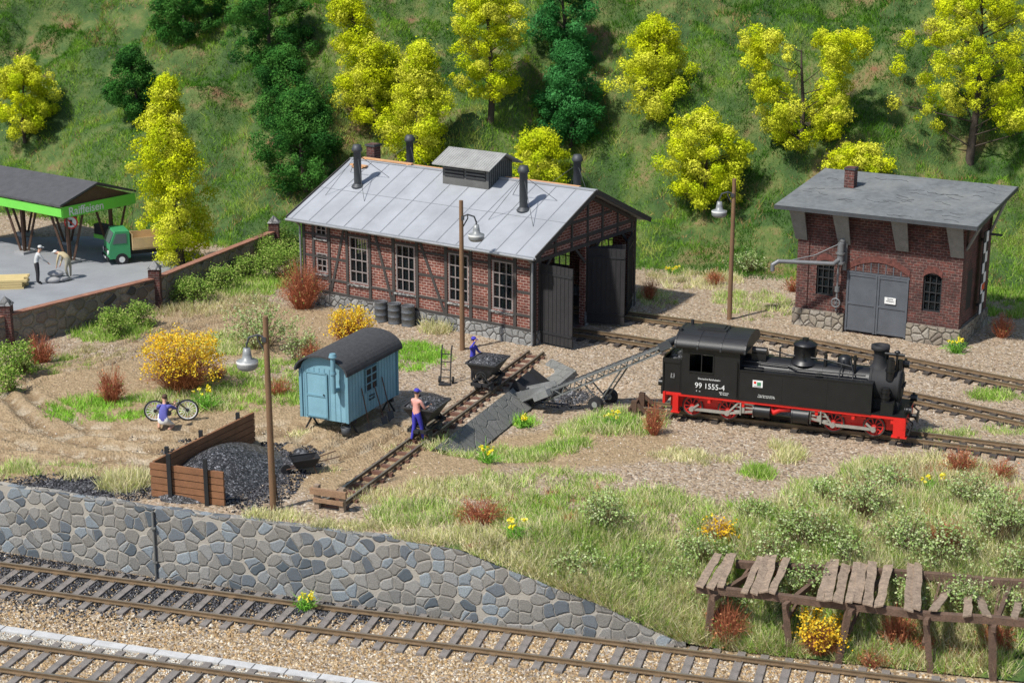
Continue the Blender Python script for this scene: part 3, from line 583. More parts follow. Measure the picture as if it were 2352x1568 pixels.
m=MB(); ge=-ov-.06; m.tube([(-og,ge,slope(-ov)+.0),(LX+og-.05,ge,slope(-ov)-.0)],.06); m.tube([(LX+.05,ge,slope(-ov)),(LX+.02,-.12,zE-.45),(LX+.02,-.12,.1)],.045); m.tube([(.1,ge,slope(-ov)),(-.05,-.12,zE-.45),(-.05,-.12,.1)],.045); m.out('gutter',M('zinc',(.27,.28,.29),.5,.4),sh)
def vent(x,y):
    zb=slope(y)+.05; m=MB(); m.lathe([(.17,0),(.17,1.55),(.2,1.56),(.24,1.6),(.24,1.66),(.17,1.85),(.0,1.87)],(x,y,zb),14); m.lathe([(.3,.02),(.19,.16)],(x,y,zb),14)
    for dx,dy in((-1.1,.9),(1.1,.9),(-1.1,-1.),(1.1,-1.)): m.cyl((x,y,zb+1.45),(x+dx,y+dy*.9,slope(y+dy*.9)+.1),.012,n=4)
    m.out('vent_pipe',M('vent_metal',(.06,.065,.07),.55,.3),roof)
vent(1.4,2.1);vent(10.15,2.1);vent(1.35,5.8);vent(10.4,5.7)
m=MB(); m.b(-.1,.35,4.5,4.95,slope(5)-.1,slope(5)+1.2,0); m.b(-.15,.4,4.45,5.0,slope(5)+1.1,slope(5)+1.18,1); m.out('chimney',[brick2,dgrey],roof)
m=MB(); c0,c1=5.35,7.75; ya,yb=LY/2-.85,LY/2+.85; zt=zR+.75; m.b(c0,c1,ya,yb,zR-.5,zt,0)
for k in range(12): x=c1+.012; y=ya+.07+k*.142; m.b(c1,x,y-.01,y+.01,zR-.4,zt+.1,2)
m.ext([(c0,ya,zt),(c0,yb,zt),(c0,LY/2,zt+.38)],(c1-c0,0,0),0)
for k in(0,1):
    xa=c0+.12+k*1.12; m.b(xa,xa+1.02,ya-.02,ya+.0,zR+.12,zt-.1,2)
    for j in range(4): m.box((xa+.51,ya-.03,zR+.2+j*.14),(1.0,.02,.11),0,Matrix.Rotation(R(35),3,'X'))
m.out('ridge_ventilator',[M('grey_boards',(.12,.12,.115),.85,0,.3),dgrey,blkm],roof)
m=MB()
for sd in(-1,1):
    ye=LY/2+sd*1.2; q=[(c0-.3,LY/2,zt+.42),(c0-.3,ye,zt-.12),(c0-.3,ye,zt-.07),(c0-.3,LY/2,zt+.47)]; m.ext(q,(c1-c0+.6,0,0))
    for k in range(24): x=c0-.28+k*.13; m.bar((x,LY/2,zt+.472),(x,ye,zt-.068),.04,.02)
m.out('ventilator_roof',M('corrugated',(.3,.3,.285),.7,0,.3),roof)
for a,b,y in((.9,5.0,LY/2+.25),(.2,3.0,LY/2+.05),(7.9,11.6,LY/2+.2),(.0,.9,3.3)):
    z=slope(y)+.17; m=MB(); m.b(a,b,y-.09,y+.09,z,z+.06)
    for x in(a+.2,b-.2): m.b(x-.05,x+.05,y-.12,y+.12,z-.08,z+.0)
    m.out('roof_plank',M('new_planks',(.6,.33,.16),.8,0,.2),roof)
def leaf(y,deg,w=1.55,h=3.3):
    e=MB(); e.b(0,w,-.03,.03,.12,h)
    for k in range(1,8): x=w*k/8; e.b(x-.012,x+.012,-.045,.045,.12,h,1)
    for z in(.5,2.9): e.b(.02,w-.02,-.06,.06,z,z+.09,1)
    o=e.out('door',[doorT,blkm],sh); o.location=(LX+.08,y,0); o.rotation_euler=(0,0,R(deg)); return o
leaf(.42,-3);leaf(3.82,22);leaf(4.0,52);leaf(7.35,-66)
m=MB(); m.b(.2,LX-.2,.2,LY-.2,0,.05); m.out('floor',M('shed_floor',(.06,.05,.045),.9),sh)
# ---------- water house ----------
Lw=G(1827,745); aw=R(-30.3); wx,wy=6.75,3.9
wh=root('water_house','dark red brick water house with grey overhanging roof and metal doors','water house',Lw,aw)
zf=5.0;zb=5.55
m=MB(); wo=[(.8,1.55,1.4,2.85),(5.25,6.0,1.3,2.85),(2.1,4.7,.0,2.6)]
wall_open(m,(0,0,0),(1,0,0),wx,0,zf,wo,.3,(0,1,0)); wall_open(m,(wx,0,0),(0,1,0),wy,0,zf,[(.9,1.6,1.3,2.9)],.3,(-1,0,0))
m.b(.0,.25,.3,wy,0,zf-.1);m.b(.25,wx-.3,wy-.3,wy,0,zb-.1); m.ext([(wx,.0,zf),(wx,wy,zf),(wx,wy,zb)],(-.25,0,0))
m.b(-.05,wx+.05,-.06,0,zf-.75,zf-.5);m.b(-.08,wx+.08,-.1,0,zf-.5,zf-.1);m.b(wx,wx+.06,0,wy,zf-.6,zf-.1)
m.b(-.04,.45,-.05,0,.75,zf-.75);m.b(wx-.45,wx+.04,-.05,0,.75,zf-.75);m.b(wx,wx+.05,0,.45,.75,zf-.6);m.b(wx,wx+.05,wy-.45,wy,.75,zf-.6)
m.out('wall',brick2,wh)
archM=M('arch_brick',(.13,.045,.035),.9,0,.5,6,.5,12)
def archfill(cx,w,z,rise,y0=-.02,y1=.2):
    m=MB(); n=10; top=[(cx+w/2-w*i/n, z+rise*(1-(2*i/n-1)**2)) for i in range(n+1)]
    for (a,b),(c,d) in zip(top[:-1],top[1:]): m.ext([(a,y0,b),(c-.004,y0,d),(c-.004,y0,d+.26),(a,y0,b+.26)],(0,y1-y0,0))
    m.out('brick_arch',archM,wh)
archfill(3.4,2.6,2.6,.45,-.035);archfill(1.175,.75,2.72,.18,-.03);archfill(5.625,.75,2.72,.18,-.03)
for q in((-.12,2.08,-.14,0),(4.72,wx+.12,-.14,0),(wx,wx+.12,0,wy+.1),(-.12,0,0,wy)): m=MB(); m.b(*q,-.2,.75); m.out('plinth',plinth2,wh)
dm=M('grey_steel_door',(.1,.11,.125),.55,.1,.25,2,.1)
for s0,s1 in((2.12,3.39),(3.41,4.68)):
    m=MB(); m.b(s0,s1,.0,.06,.08,2.5); 
    for z in(.12,1.2,2.4): m.b(s0,s1,-.03,.0,z,z+.08)
    for x in(s0+.04,s1-.04): m.b(x-.04,x+.04,-.04,-.0,.08,2.5)
    d_=m.out('door',dm,wh)
m=MB(); m.ext([(4.7,.02,2.55)]+[(4.7-2.6*i/12,.02,2.56+.46*(1-(2*i/12-1)**2)) for i in range(13)]+[(2.1,.02,2.55)],(0,.05,0),1)
for i in range(9): x=2.15+i*.312; m.b(x-.02,x+.02,-.02,.02,2.55,2.6+.42*(1-((x-3.4)/1.3)**2))
m.b(2.1,4.7,-.02,.02,2.5,2.58); m.out('fanlight',[dm,blkm],wh)
m=MB(); m.b(3.74,4.2,-.06,-.035,1.42,1.68); sg=m.out('sign',white,d_)
def text(t,size,mat,parent,loc,rot=(math.pi/2,0,0),name='lettering',al='CENTER',sx=1.,bold=0.):
    cu=bpy.data.curves.new(name,'FONT'); cu.body=t; cu.size=size; cu.align_x=al; cu.align_y='CENTER'; cu.extrude=.003; cu.offset=bold
    ob=bpy.data.objects.new(name,cu); bpy.context.scene.collection.objects.link(ob)
    me=bpy.data.meshes.new_from_object(ob.evaluated_get(bpy.context.evaluated_depsgraph_get())); bpy.data.objects.remove(ob)
    me.materials.clear(); me.materials.append(mat); o=link(name,me,parent); o.location=loc; o.rotation_euler=rot; o.scale=(sx,1,1); return o
text('Zutritt\nverboten!',.085,dgrey,sg,(3.97,-.066,1.58))
for (a,b,c,d) in wo[:2]: window(wh,(a,.08,c),(1,0,0),(0,-1,0),b-a,d-c,3,4,fm=blkm)
m=MB(); m.ext([(wx+.0,.9,1.3),(wx,1.6,1.3),(wx,1.6,2.9),(wx,.9,2.9)],(-.1,0,0)); m.out('shutter',blkm,wh)
m=MB(); ry=lambda y:zf+.05+(y+1.05)*(.6/(wy+2)); q=[(-.75,-1.05,ry(-1.05)),(-.75,wy+.8,ry(wy+.8)),(-.75,wy+.8,ry(wy+.8)+.12),(-.75,-1.05,ry(-1.05)+.12)]; m.ext(q,(wx+1.5,0,0))
m.bar((-.75,-1.06,ry(-1.05)+.04),(wx+.75,-1.06,ry(-1.05)+.04),.04,.16,1); m.bar((wx+.76,-1.05,ry(-1.05)+.05),(wx+.76,wy+.8,ry(wy+.8)+.05),.04,.16,1)
for k in range(34):
    x=random.uniform(-.4,wx+.3);y=random.uniform(-.8,wy+.4); pts=[(x,y,ry(y)+.125)]
    for j in range(3): x+=random.uniform(.1,.3);y+=random.uniform(-.18,.18);pts.append((x,y,ry(y)+.125))
    for a,b in zip(pts[:-1],pts[1:]): m.bar(a,b,.02,.014,2)
wr=m.out('roof',[feltD,dgrey,M('felt_patch',(.06,.065,.065),.9)],wh)
m=MB(); m.b(1.0,1.42,2.2,2.62,ry(2.4),ry(2.4)+.95,0); m.b(.97,1.45,2.17,2.65,ry(2.4)+.85,ry(2.4)+.92,1); m.out('chimney',[brick2,dgrey],wr)
gb=M('grey_bracket_boards',(.2,.2,.19),.85,0,.3,3,.3,20)
for x in(.12,1.95,4.35,wx-.2): m=MB(); m.ext([(x-.33,-.85,ry(-.85)),(x+.33,-.85,ry(-.85)),(x+.25,-.11,zf-1.35),(x-.25,-.11,zf-1.35)],(0,.07,.02)); m.out('roof_bracket',gb,wh)
for y in(.3,wy-.3): m=MB(); m.ext([(wx+.68,y-.25,ry(y)),(wx+.68,y+.25,ry(y)),(wx+.08,y+.15,zf-1.1),(wx+.08,y-.15,zf-1.1)],(-.05,0,.03)); m.out('roof_bracket',gb,wh)
m=MB(); gx=wx+.22; m.b(gx,gx+.04,2.0,2.62,.9,4.3,0)
for k in range(8): m.b(gx+.035,gx+.055,2.02+.29*(k%2),2.31+.29*(k%2),.92+k*.42,1.34+k*.42,1)
m.b(gx+.035,gx+.062,2.1,2.5,1.9,2.15,2); m.b(wx+.05,gx,2.25,2.35,3.9,4.0,0); m.b(wx+.05,gx,2.25,2.35,1.2,1.3,0); m.out('gauge_board',[blkm,white,red],wh)
m=MB(); m.b(wx,wx+.7,wy-.9,wy-.8,4.0,4.08); m.out('overflow_pipe',dgrey,wh)
cg=M('crane_grey',(.19,.195,.2),.5,.3,.25)
m=MB(); m.b(1.95,2.1,-.16,-.05,2.6,4.0); m.tube([(1.8,-.25,.9),(1.8,-.25,3.1)],.045); m.cyl((1.9,-.35,2.95),(1.9,-.35,3.75),.14); m.tube([(1.9,-.35,3.1),(1.75,-.7,2.95),(-.25,-1.6,3.0),(-.45,-1.72,2.85),(-.45,-1.72,2.6)],.09)
m.tube([(1.9,-.35,3.75),(1.0,-.9,3.25),(.2,-1.35,3.05)],.02); m.cyl((1.9,-.35,3.75),(1.95,-.1,3.85),.11); m.torus((1.8,-.34,1.25),.18,.03,16,6); m.cyl((1.8,-.36,1.25),(1.8,-.2,1.25),.05); m.cyl((1.8,-.25,1.7),(1.8,-.25,1.9),.1); m.cyl((1.9,-.35,2.9),(1.9,-.35,2.98),.2); m.cyl((1.9,-.35,3.3),(1.9,-.35,3.36),.19)
for a in range(3): t=a*math.pi/3; m.cyl((1.8+.16*math.cos(t),-.34,1.25+.16*math.sin(t)),(1.8-.16*math.cos(t),-.34,1.25-.16*math.sin(t)),.012,n=5)
m.out('water_crane',cg,wh)
# ---------- locomotive ----------
dl=(TL1-TL0); al=math.atan2(dl.y,dl.x); st=G(1533,944); 
tt=((st-TL0).dot(dl.normalized())); st=TL0+dl.normalized()*tt
lo=root('steam_locomotive','black narrow gauge steam locomotive with red frame on the track','steam locomotive',(st.x,st.y,.2),al)
hw=1.0
m=MB()
def side(y0,y1):
    m.b(.75,2.75,y0,y1,.85,1.7);m.b(.75,1.0,y0,y1,1.7,2.35);m.b(1.85,2.15,y0,y1,1.7,2.35);m.b(2.6,2.75,y0,y1,1.7,2.35);m.b(.75,2.75,y0,y1,2.35,2.55);m.b(2.15,2.6,y0,y1,1.7,2.35)
side(-hw,-hw+.05);side(hw-.05,hw); m.b(.75,.8,-hw+.05,hw-.05,.85,2.5);m.b(2.7,2.75,-hw+.05,hw-.05,.85,2.5);m.b(.75,2.75,-hw+.06,hw-.06,.82,.9)
m.b(.98,1.87,-hw-.03,-hw,1.66,1.7); m.cyl((.7,-hw-.04,.95),(.7,-hw-.04,2.1),.018,n=6); m.cyl((2.68,-hw-.05,.95),(2.68,-hw-.05,2.2),.018,n=6)
for i in range(10): m.sph((.82+.2*i,-hw-.002,.92),(.015,.01,.015),0,4,6); m.sph((.82+.2*i,-hw-.002,1.62),(.015,.01,.015),0,4,6)
m.b(.98,1.02,-hw-.02,-hw,1.7,2.35);m.b(1.83,1.87,-hw-.02,-hw,1.7,2.35);m.b(.98,1.87,-hw-.02,-hw,2.32,2.36); m.b(1.42,1.45,-hw-.015,-hw+.02,1.7,2.34)
cab=m.out('cab',blk,lo)
m=MB(); nn=14; arc=[(math.cos(math.pi*i/nn)*1.12,2.5+math.sin(math.pi*i/nn)**.8*.5) for i in range(nn+1)]
m.ext([(.5,a,b) for a,b in arc],(2.45,0,0),0,True); m.b(1.1,2.1,-.35,.35,2.96,3.05); m.b(1.2,2.0,-.25,.25,3.05,3.09); m.cyl((.75,.3,2.85),(.75,.3,3.15),.06); m.cyl((.55,-.5,2.85),(.55,-.5,3.05),.08)
for x in(.52,1.3,2.1,2.93): m.ext([(x-.03,a*1.015,b+.013) for a,b in arc],(.06,0,0))
for y in(-.75,.75): m.b(.6,2.85,y-.015,y+.015,2.86,2.9)
for k in range(16): m.sph((.6+.15*k,-1.09,2.62),(.014,.014,.014),0,4,6)
m.out('cab_roof',M('cab_roof_black',(.02,.02,.021),.5,0,.3),lo)
m=MB(); m.b(.12,.75,-.9,.9,.85,1.95); m.b(.08,.75,-.93,-.88,1.9,2.05);m.b(.08,.75,.88,.93,1.9,2.05);m.b(.05,.1,-.93,.93,.85,2.05); m.out('coal_bunker',blk,lo)
m=MB(); m.sph((.45,0,1.98),(.32,.8,.22)); m.out('coal_load',coalM,lo)
for sd in(-1,1):
    m=MB(); a,b=sorted((sd*.5,sd*hw)); m.b(2.76,7.2,a,b,.85,1.9)
    m.b(2.76,7.2,min(sd*(hw-.05),sd*(hw+.02)),max(sd*(hw-.05),sd*(hw+.02)),1.88,1.925); m.b(2.76,7.2,min(sd*hw,sd*(hw+.015)),max(sd*hw,sd*(hw+.015)),.86,.9)
    for x in(4.2,5.7): m.b(x-.02,x+.02,min(sd*hw,sd*(hw+.008)),max(sd*hw,sd*(hw+.008)),.9,1.88)
    for x in np.arange(2.85,7.2,.16):
        for z in(1.82,.96): m.sph((float(x),sd*(hw+.002),z),(.013,.012,.013),0,4,6)
    for x in(3.4,5.4): m.cyl((x,sd*.78,1.9),(x,sd*.78,2.0),.14)
    m.tube([(2.9,sd*.95,1.99),(7.0,sd*.95,1.99)],.014,5)
    for x in(3.1,4.4,5.7,6.9): m.cyl((x,sd*.95,1.9),(x,sd*.95,2.0),.012,n=5)
    m.out('side_tank',blk,lo)
m=MB(); m.cyl((2.75,0,1.65),(7.0,0,1.65),.56,n=24)
for x in(3.3,4.3,5.4,6.3): m.cyl((x-.03,0,1.65),(x+.03,0,1.65),.575,n=24)
m.out('boiler',blk,lo)
m=MB(); zc=1.68; m.cyl((7.0,0,zc),(8.0,0,zc),.62,n=24); m.cyl((7.02,0,zc),(7.08,0,zc),.64,n=24); m.cyl((7.92,0,zc),(7.98,0,zc),.64,n=24); m.cyl((8.0,0,zc),(8.06,0,zc),.5,.42,n=20); m.cyl((8.06,0,zc),(8.14,0,zc),.06); m.box((8.1,0,zc),(.04,.7,.06)); m.b(7.0,8.0,-.45,.45,.85,1.4)
m.tube([(8.0,-.45,2.18),(8.05,0,2.34),(8.0,.45,2.18)],.02); m.out('smokebox',blkm,lo)
m=MB(); m.lathe([(.34,0),(.28,.08),(.22,.16),(.2,.52),(.23,.6),(.31,.64),(.31,.78),(.19,.79),(.18,.6)],(7.25,0,2.2),18); m.out('chimney',blkm,lo)
m=MB(); m.lathe([(.5,0),(.42,.1),(.38,.18),(.38,.6),(.41,.62),(.39,.66),(.22,.76),(0,.78)],(4.75,0,2.12),20); m.cyl((4.75,0,2.86),(4.75,0,2.98),.11); m.cyl((4.75,-.38,2.5),(4.75,-.52,2.5),.05); m.out('steam_dome',blk,lo)
m=MB(); m.lathe([(.26,0),(.24,.27),(.14,.36),(0,.38)],(6.1,0,2.15),14); m.b(3.0,3.5,-.35,.1,2.1,2.35); m.cyl((3.0,-.2,2.42),(3.5,-.2,2.42),.14); m.cyl((5.5,-.25,2.1),(5.5,-.25,2.55),.06); m.cyl((6.5,-.4,2.0),(6.5,-.4,2.65),.05); m.cyl((6.5,-.4,2.5),(6.5,-.4,2.58),.09)
m.tube([(2.8,-.5,2.1),(4.3,-.5,2.08),(4.6,-.58,2.02),(6.9,-.6,2.05)],.03); m.tube([(3.5,.1,2.42),(4.2,-.2,2.38),(5.5,-.3,2.38),(6.4,-.4,2.25)],.025); m.tube([(6.1,-.2,2.4),(6.05,-.6,2.1),(6.05,-.8,1.9)],.025); m.tube([(6.3,-.15,2.4),(6.5,-.6,2.1),(6.5,-.8,1.9)],.025)
m.cyl((7.68,-.48,1.95),(7.68,-.48,2.62),.14); m.cyl((7.68,-.48,2.62),(7.68,-.48,2.72),.09); m.cyl((7.68,-.48,2.25),(7.68,-.48,2.31),.17); m.cyl((7.95,-.2,2.2),(7.95,-.2,2.6),.09)
m.cyl((7.85,-.3,2.2),(7.85,-.3,2.82),.04); m.sph((7.85,-.3,2.86),(.1,.08,.08)); m.cyl((7.45,-.32,2.8),(8.1,-.32,2.8),.05); m.cyl((7.45,.3,2.2),(7.45,.3,2.75),.06); m.sph((5.0,.35,2.4),(.12,.12,.16)); m.tube([(3.9,0,2.2),(3.9,0,2.55),(4.0,0,2.6)],.03); m.out('boiler_fitting',blk,lo)
m=MB()
for sd in(-1,1):
    a,b=sorted((sd*.6,sd*.66)); m.b(.3,3.5,a,b,.28,.84); m.b(4.9,8.25,a,b,.28,.84); m.b(3.5,4.9,a,b,.6,.84)
    a,b=sorted((sd*.7,sd*.98)); m.b(.2,8.3,a,b,.76,.845)
    for x in(1.72,6.62):
        a,b=sorted((sd*.66,sd*.8)); m.b(x-.4,x+.4,a,b,.6,.68); m.b(x-.25,x+.25,a,b,.68,.73)
    for x in(.55,1.72,2.9,5.4,6.62,7.9): m.b(x-.05,x+.05,min(sd*.66,sd*.95),max(sd*.66,sd*.95),.6,.77)
m.b(8.25,8.33,-1.0,1.0,.45,.85); m.b(.1,.18,-1.,1.,.45,.85)
m.tube([(3.75,-.78,.72),(3.95,-.84,.5),(4.15,-.84,.62),(4.5,-.8,.66)],.09)
for x in(7.95,.45,8.15): m.b(x,x+.2,-.99,-.8,.18,.8); m.b(x-.05,x+.25,-1.02,-.78,.15,.19)
m.out('frame',red,lo)
m=MB(); m.b(7.2,8.35,-.98,.98,.86,.9); m.cyl((8.3,-.95,.88),(8.3,-.95,1.35),.015,n=6); m.b(7.5,7.9,-.95,-.6,.9,1.3); m.cyl((7.6,-.75,1.3),(7.6,-.75,1.75),.14); m.cyl((7.6,-.75,1.42),(7.6,-.75,1.46),.17);m.cyl((7.6,-.75,1.6),(7.6,-.75,1.64),.17); m.out('running_board',blk,lo)
for q in(((8.33,0,.65),(8.6,0,.65),8.58),((.1,0,.65),(-.15,0,.65),-.19)):
    m=MB(); m.cyl(q[0],q[1],.07); m.b(q[2],q[2]+.06,-.18,.18,.5,.8); m.out('coupling',blk,lo)
for q in((8.35,-.72,1.05),(8.35,.72,1.05),(8.1,0,2.42),(-.02,-.72,1.1)): m=MB(); m.cyl((q[0]-.1,q[1],q[2]),(q[0]+.12,q[1],q[2]),.12,n=14); m.cyl((q[0]+.12,q[1],q[2]),(q[0]+.13,q[1],q[2]),.09,n=14,mat=1); m.cyl((q[0],q[1],q[2]+.1),(q[0],q[1],q[2]+.18),.05,n=8); m.out('headlight',[blk,lgrey],lo)
for y in(-.5,.9,-.9): m=MB(); m.tube([(8.33,y,.7),(8.52,y,.55),(8.45,y,.25),(8.33,y,.35)],.028); m.out('hose',blkm,lo)
tyre=M('dark_tyre',(.1,.085,.075),.45,.5); redd=M('wheel_red',(.5,.02,.015),.5,0,.2)
wm=MB(); wm.torus((0,0,0),.34,.035,28,6,1); wm.torus((0,0,0),.295,.032,24,6,0); wm.cyl((0,-.07,0),(0,.05,0),.08,n=12); wm.cyl((0,.03,0),(0,.05,0),.3,n=24,mat=2)
for k in range(10):
    t=2*math.pi*k/10; wm.bar((.05*math.cos(t),0,.05*math.sin(t)),(.29*math.cos(t),0,.29*math.sin(t)),.04,.035,0,(0,1,0))
wm.box((0,-.01,-.16),(.24,.06,.14)); 
base=None
for x in(1.1,2.35,5.95,7.3):
    for sd in(-1,1):
        if base is None: base=wm.out('wheel',[redd,tyre,blkm],lo); o=base
        else: o=base.copy(); bpy.context.scene.collection.objects.link(o); o.parent=lo
        o.location=(x,sd*.72,.38); o.rotation_euler=(0,0,0 if sd<0 else math.pi)
for sd in(-1,1):
    y=sd*.84
    for a,b,c in((1.1,2.35,3.3),(7.3,5.95,5.15)):
        e=1 if c>b else -1
        m=MB(); m.bar((a,y,.3),(b,y,.3),.05,.1); m.bar((b,y+sd*.05,.3),(c,y+sd*.05,.48),.05,.08)
        for x in(a,b): m.cyl((x,y-.09,.3),(x,y+.09,.3),.085)
        md=(b+c)/2
        m.bar((b,y+sd*.08,.3),(md-e*.1,y+sd*.08,.72),.03,.06); m.bar((md-e*.1,y+sd*.08,.72),(c,y+sd*.06,.7),.03,.06); m.bar((md,y+sd*.09,.32),(md,y+sd*.09,.8),.04,.1); m.bar((c-e*.05,y+sd*.07,.28),(c-e*.05,y+sd*.07,.7),.03,.07)
        m.bar((md-e*.25,y+sd*.02,.57),(c,y+sd*.02,.57),.05,.06); m.bar((md-e*.25,y+sd*.02,.42),(c,y+sd*.02,.42),.05,.05); m.box((md+e*.05,y+sd*.06,.49),(.16,.07,.2)); m.bar((md-e*.3,y+sd*.06,.8),(c,y+sd*.06,.78),.05,.05); m.bar((a,y+sd*.04,.3),(a+e*.25,y+sd*.04,.5),.03,.07)
        m.out('connecting_rod',steel,lo)
        m=MB(); cc=3.55 if e>0 else 4.87; r_=.21 if e>0 else .27
        m.cyl((cc-.26,sd*.84,.5),(cc+.26,sd*.84,.5),r_,n=18); m.cyl((cc-.29,sd*.84,.5),(cc-.25,sd*.84,.5),r_+.02,n=18); m.cyl((cc+.25,sd*.84,.5),(cc+.29,sd*.84,.5),r_+.02,n=18); m.cyl((cc-.24,sd*.82,.77),(cc+.24,sd*.82,.77),.11,n=12); m.out('cylinder',blk,lo)
text('99 1555-4',.27,white,lo,(1.75,-hw-.03,1.22),sx=.95); text('Deutsche Reichsbahn',.09,white,lo,(1.72,-hw-.02,1.47)); text('RBD Dresden\nBw Nossen',.06,white,lo,(2.25,-hw-.02,1.02)); text('Zwg. Gutsmuts Eching\nLadehk Bw Ost 29.07.95',.06,white,lo,(3.7,-hw-.02,1.08)); text('K   m',.07,white,lo,(1.35,-hw-.02,1.02))
text('H   5\nO  14\n8  2.1',.06,white,lo,(.42,-.942,1.45))
m=MB(); m.b(3.22,3.56,-hw-.014,-hw,1.38,1.62); em=m.out('emblem',white,lo); m=MB(); m.b(3.26,3.34,-hw-.02,-hw-.015,1.5,1.58,0);m.b(3.37,3.5,-hw-.02,-hw-.015,1.44,1.56,1);m.b(3.27,3.5,-hw-.019,-hw-.015,1.405,1.42,2);m.out('emblem_mark',[red,M('emblem_green',(.05,.25,.12)),blkm],em)
p=P(1465,945); rt=root('track_stop','dark wooden timber stop at the track end','track stop',p,al); rt.scale=(.8,.8,.75)
for q in((-.1,.15,-.75,-.55,0,.75),(-.1,.15,.45,.65,0,.75),(-.2,-.1,-.85,.8,.25,.45)): m=MB(); m.b(*q);m.out('timber',wood,rt)
for y in(-.65,.55): m=MB(); m.bar((.15,y,.6),(.8,y,.0),.13,.13); m.out('strut',wood,rt)
# ---------- conveyor ----------
Lc=P(1210,935)+Vector((0,0,.3)); Uc=G(1540,787,2.7); mid=P(1385,935)
cv=root('coal_conveyor','grey lattice belt conveyor on two wheels loading coal','conveyor',mid)
def loc(v): return Vector(v)-mid
ax=(Uc-Lc).normalized(); sdv=Vector((-ax.y,ax.x,0)).normalized(); upv=ax.cross(sdv); upv=upv if upv.z>0 else -upv
LLc=(Uc-Lc).length; cm=M('conveyor_grey',(.2,.21,.21),.5,.3,.3)
for s_ in(-.27,.27):
    m=MB(); a=Lc+sdv*s_;b=Uc+sdv*s_
    m.bar(loc(a),loc(b),.05,.09); m.bar(loc(a+ax*.9-upv*.3),loc(b-ax*.3-upv*.18),.045,.05)
    k=.9
    while k<LLc-.5:
        d1=.3-.12*(k-.9)/(LLc-1.2); m.bar(loc(a+ax*k),loc(a+ax*(k+.26)-upv*d1),.025,.03); m.bar(loc(a+ax*(k+.26)-upv*d1),loc(a+ax*(k+.52)),.025,.03); k+=.52
    m.out('lattice_frame',cm,cv)
m=MB(); m.bar(loc(Lc+upv*.02),loc(Uc+upv*.02),.46,.03,0,(0,0,1)); m.bar(loc(Lc+ax*.3+upv*.045),loc(Uc-ax*.3+upv*.045),.2,.03,1)
for k in range(22): c=Lc+ax*(.3+k*LLc/23); m.bar(loc(c-sdv*.22+upv*.05),loc(c+sdv*.22+upv*.05),.03,.04,0)
m.out('belt',[M('belt_rubber',(.05,.05,.052),.7),coalM],cv)
m=MB(); c=Lc+ax*.5
for sg_ in(-1,1): q=[c-ax*.6+sdv*.36*sg_,c+ax*.7+sdv*.34*sg_,c+ax*.7+sdv*.36*sg_+upv*.25,c-ax*.6+sdv*.46*sg_+upv*.42]; m.ext([loc(v) for v in q],sdv*.03*sg_)
m.bar(loc(c-ax*.62-sdv*.42+upv*.15),loc(c-ax*.62+sdv*.42+upv*.15),.03,.5)
m.bar(loc(c+ax*.2-sdv*.5-upv*.02),loc(c+ax*.85-sdv*.5-upv*.02),.26,.26)
m.out('feed_hopper',M('hopper_grey',(.27,.275,.27),.5,.2,.3),cv)
m=MB(); c=Uc; m.cyl(loc(c-sdv*.3),loc(c+sdv*.3),.13,n=12); m.bar(loc(c-ax*.3-sdv*.33),loc(c+ax*.18-sdv*.33),.04,.28);m.bar(loc(c-ax*.3+sdv*.33),loc(c+ax*.18+sdv*.33),.04,.28); m.out('head_drum',dgrey,cv)
for s_ in(-.55,.55):
    c=sdv*s_+Vector((0,0,.27)); m=MB(); m.cyl(c-sdv*.09,c+sdv*.09,.27,n=20); m.cyl(c-sdv*.11,c+sdv*.11,.11,n=12,mat=1); m.out('wheel',[blkm,lgrey],cv)
m=MB(); m.cyl(-sdv*.55+Vector((0,0,.26)),sdv*.55+Vector((0,0,.26)),.035)
for s_ in(-.27,.27):
    for k in(.42,.68): t=Lc+ax*LLc*k+sdv*s_-upv*.22; m.cyl(sdv*s_+Vector((0,0,.26)),loc(t),.03,n=6)
m.out('undercarriage',cm,cv)
def slab(pts,label):
    c=sum(pts,Vector())/4; rt=root('stone_ramp',label,'stone ramp',c); m=MB(); nrm=(pts[1]-pts[0]).cross(pts[3]-pts[0]).normalized(); nrm=nrm if nrm.z>0 else -nrm
    m.ext([p-c+nrm*.05 for p in pts],-nrm*.2); m.out('slab_face',slabM,rt)
def TP(a,dr,z): return Vector((T0[0]+TD[0]*a+TD[1]*dr,T0[1]+TD[1]*a-TD[0]*dr,z))
slab([TP(5.6,.8,.08),TP(12.6,.8,.08),TP(12.6,1.55,-.58),TP(7.0,1.55,-.58)],'sloping grey stone facing beside the field track')
slab([G(1268,826,.12),G(1324,853,.12),G(1262,905,-.45),G(1205,878,-.45)],'sloping grey stone slab beside the coal loading pit')
m=MB(); rt=root('chute','black steel coal chute beside the field track','coal chute',TP(13.3,.95,-.4)); q=[TP(12.7,.75,.05),TP(14.4,.75,.05),TP(14.4,1.6,-.5),TP(12.7,1.6,-.5)]
m.ext([v-rt.location+Vector((0,0,.14)) for v in q],(0,0,.04)); m.bar(q[0]-rt.location+Vector((0,0,.12)),q[3]-rt.location+Vector((0,0,.12)),.05,.5);m.bar(q[1]-rt.location+Vector((0,0,.12)),q[2]-rt.location+Vector((0,0,.12)),.05,.5); m.out('chute_plate',blkm,rt)
dF=(fB-fA).normalized(); aF=math.atan2(dF.y,dF.x)
rt=root('buffer_stop','small wooden buffer stop at the end of the field track','buffer stop',fA-dF*.1,aF)
for y in(-.42,.42): m=MB(); m.box((0,y,.33),(.16,.16,.86)); m.out('post',greyw,rt)
m=MB(); m.box((-.1,0,.58),(.1,1.2,.2)); m.box((-.1,0,.3),(.08,1.0,.12)); m.out('beam',M('bumper_wood',(.28,.17,.1),.9,0,.5),rt)
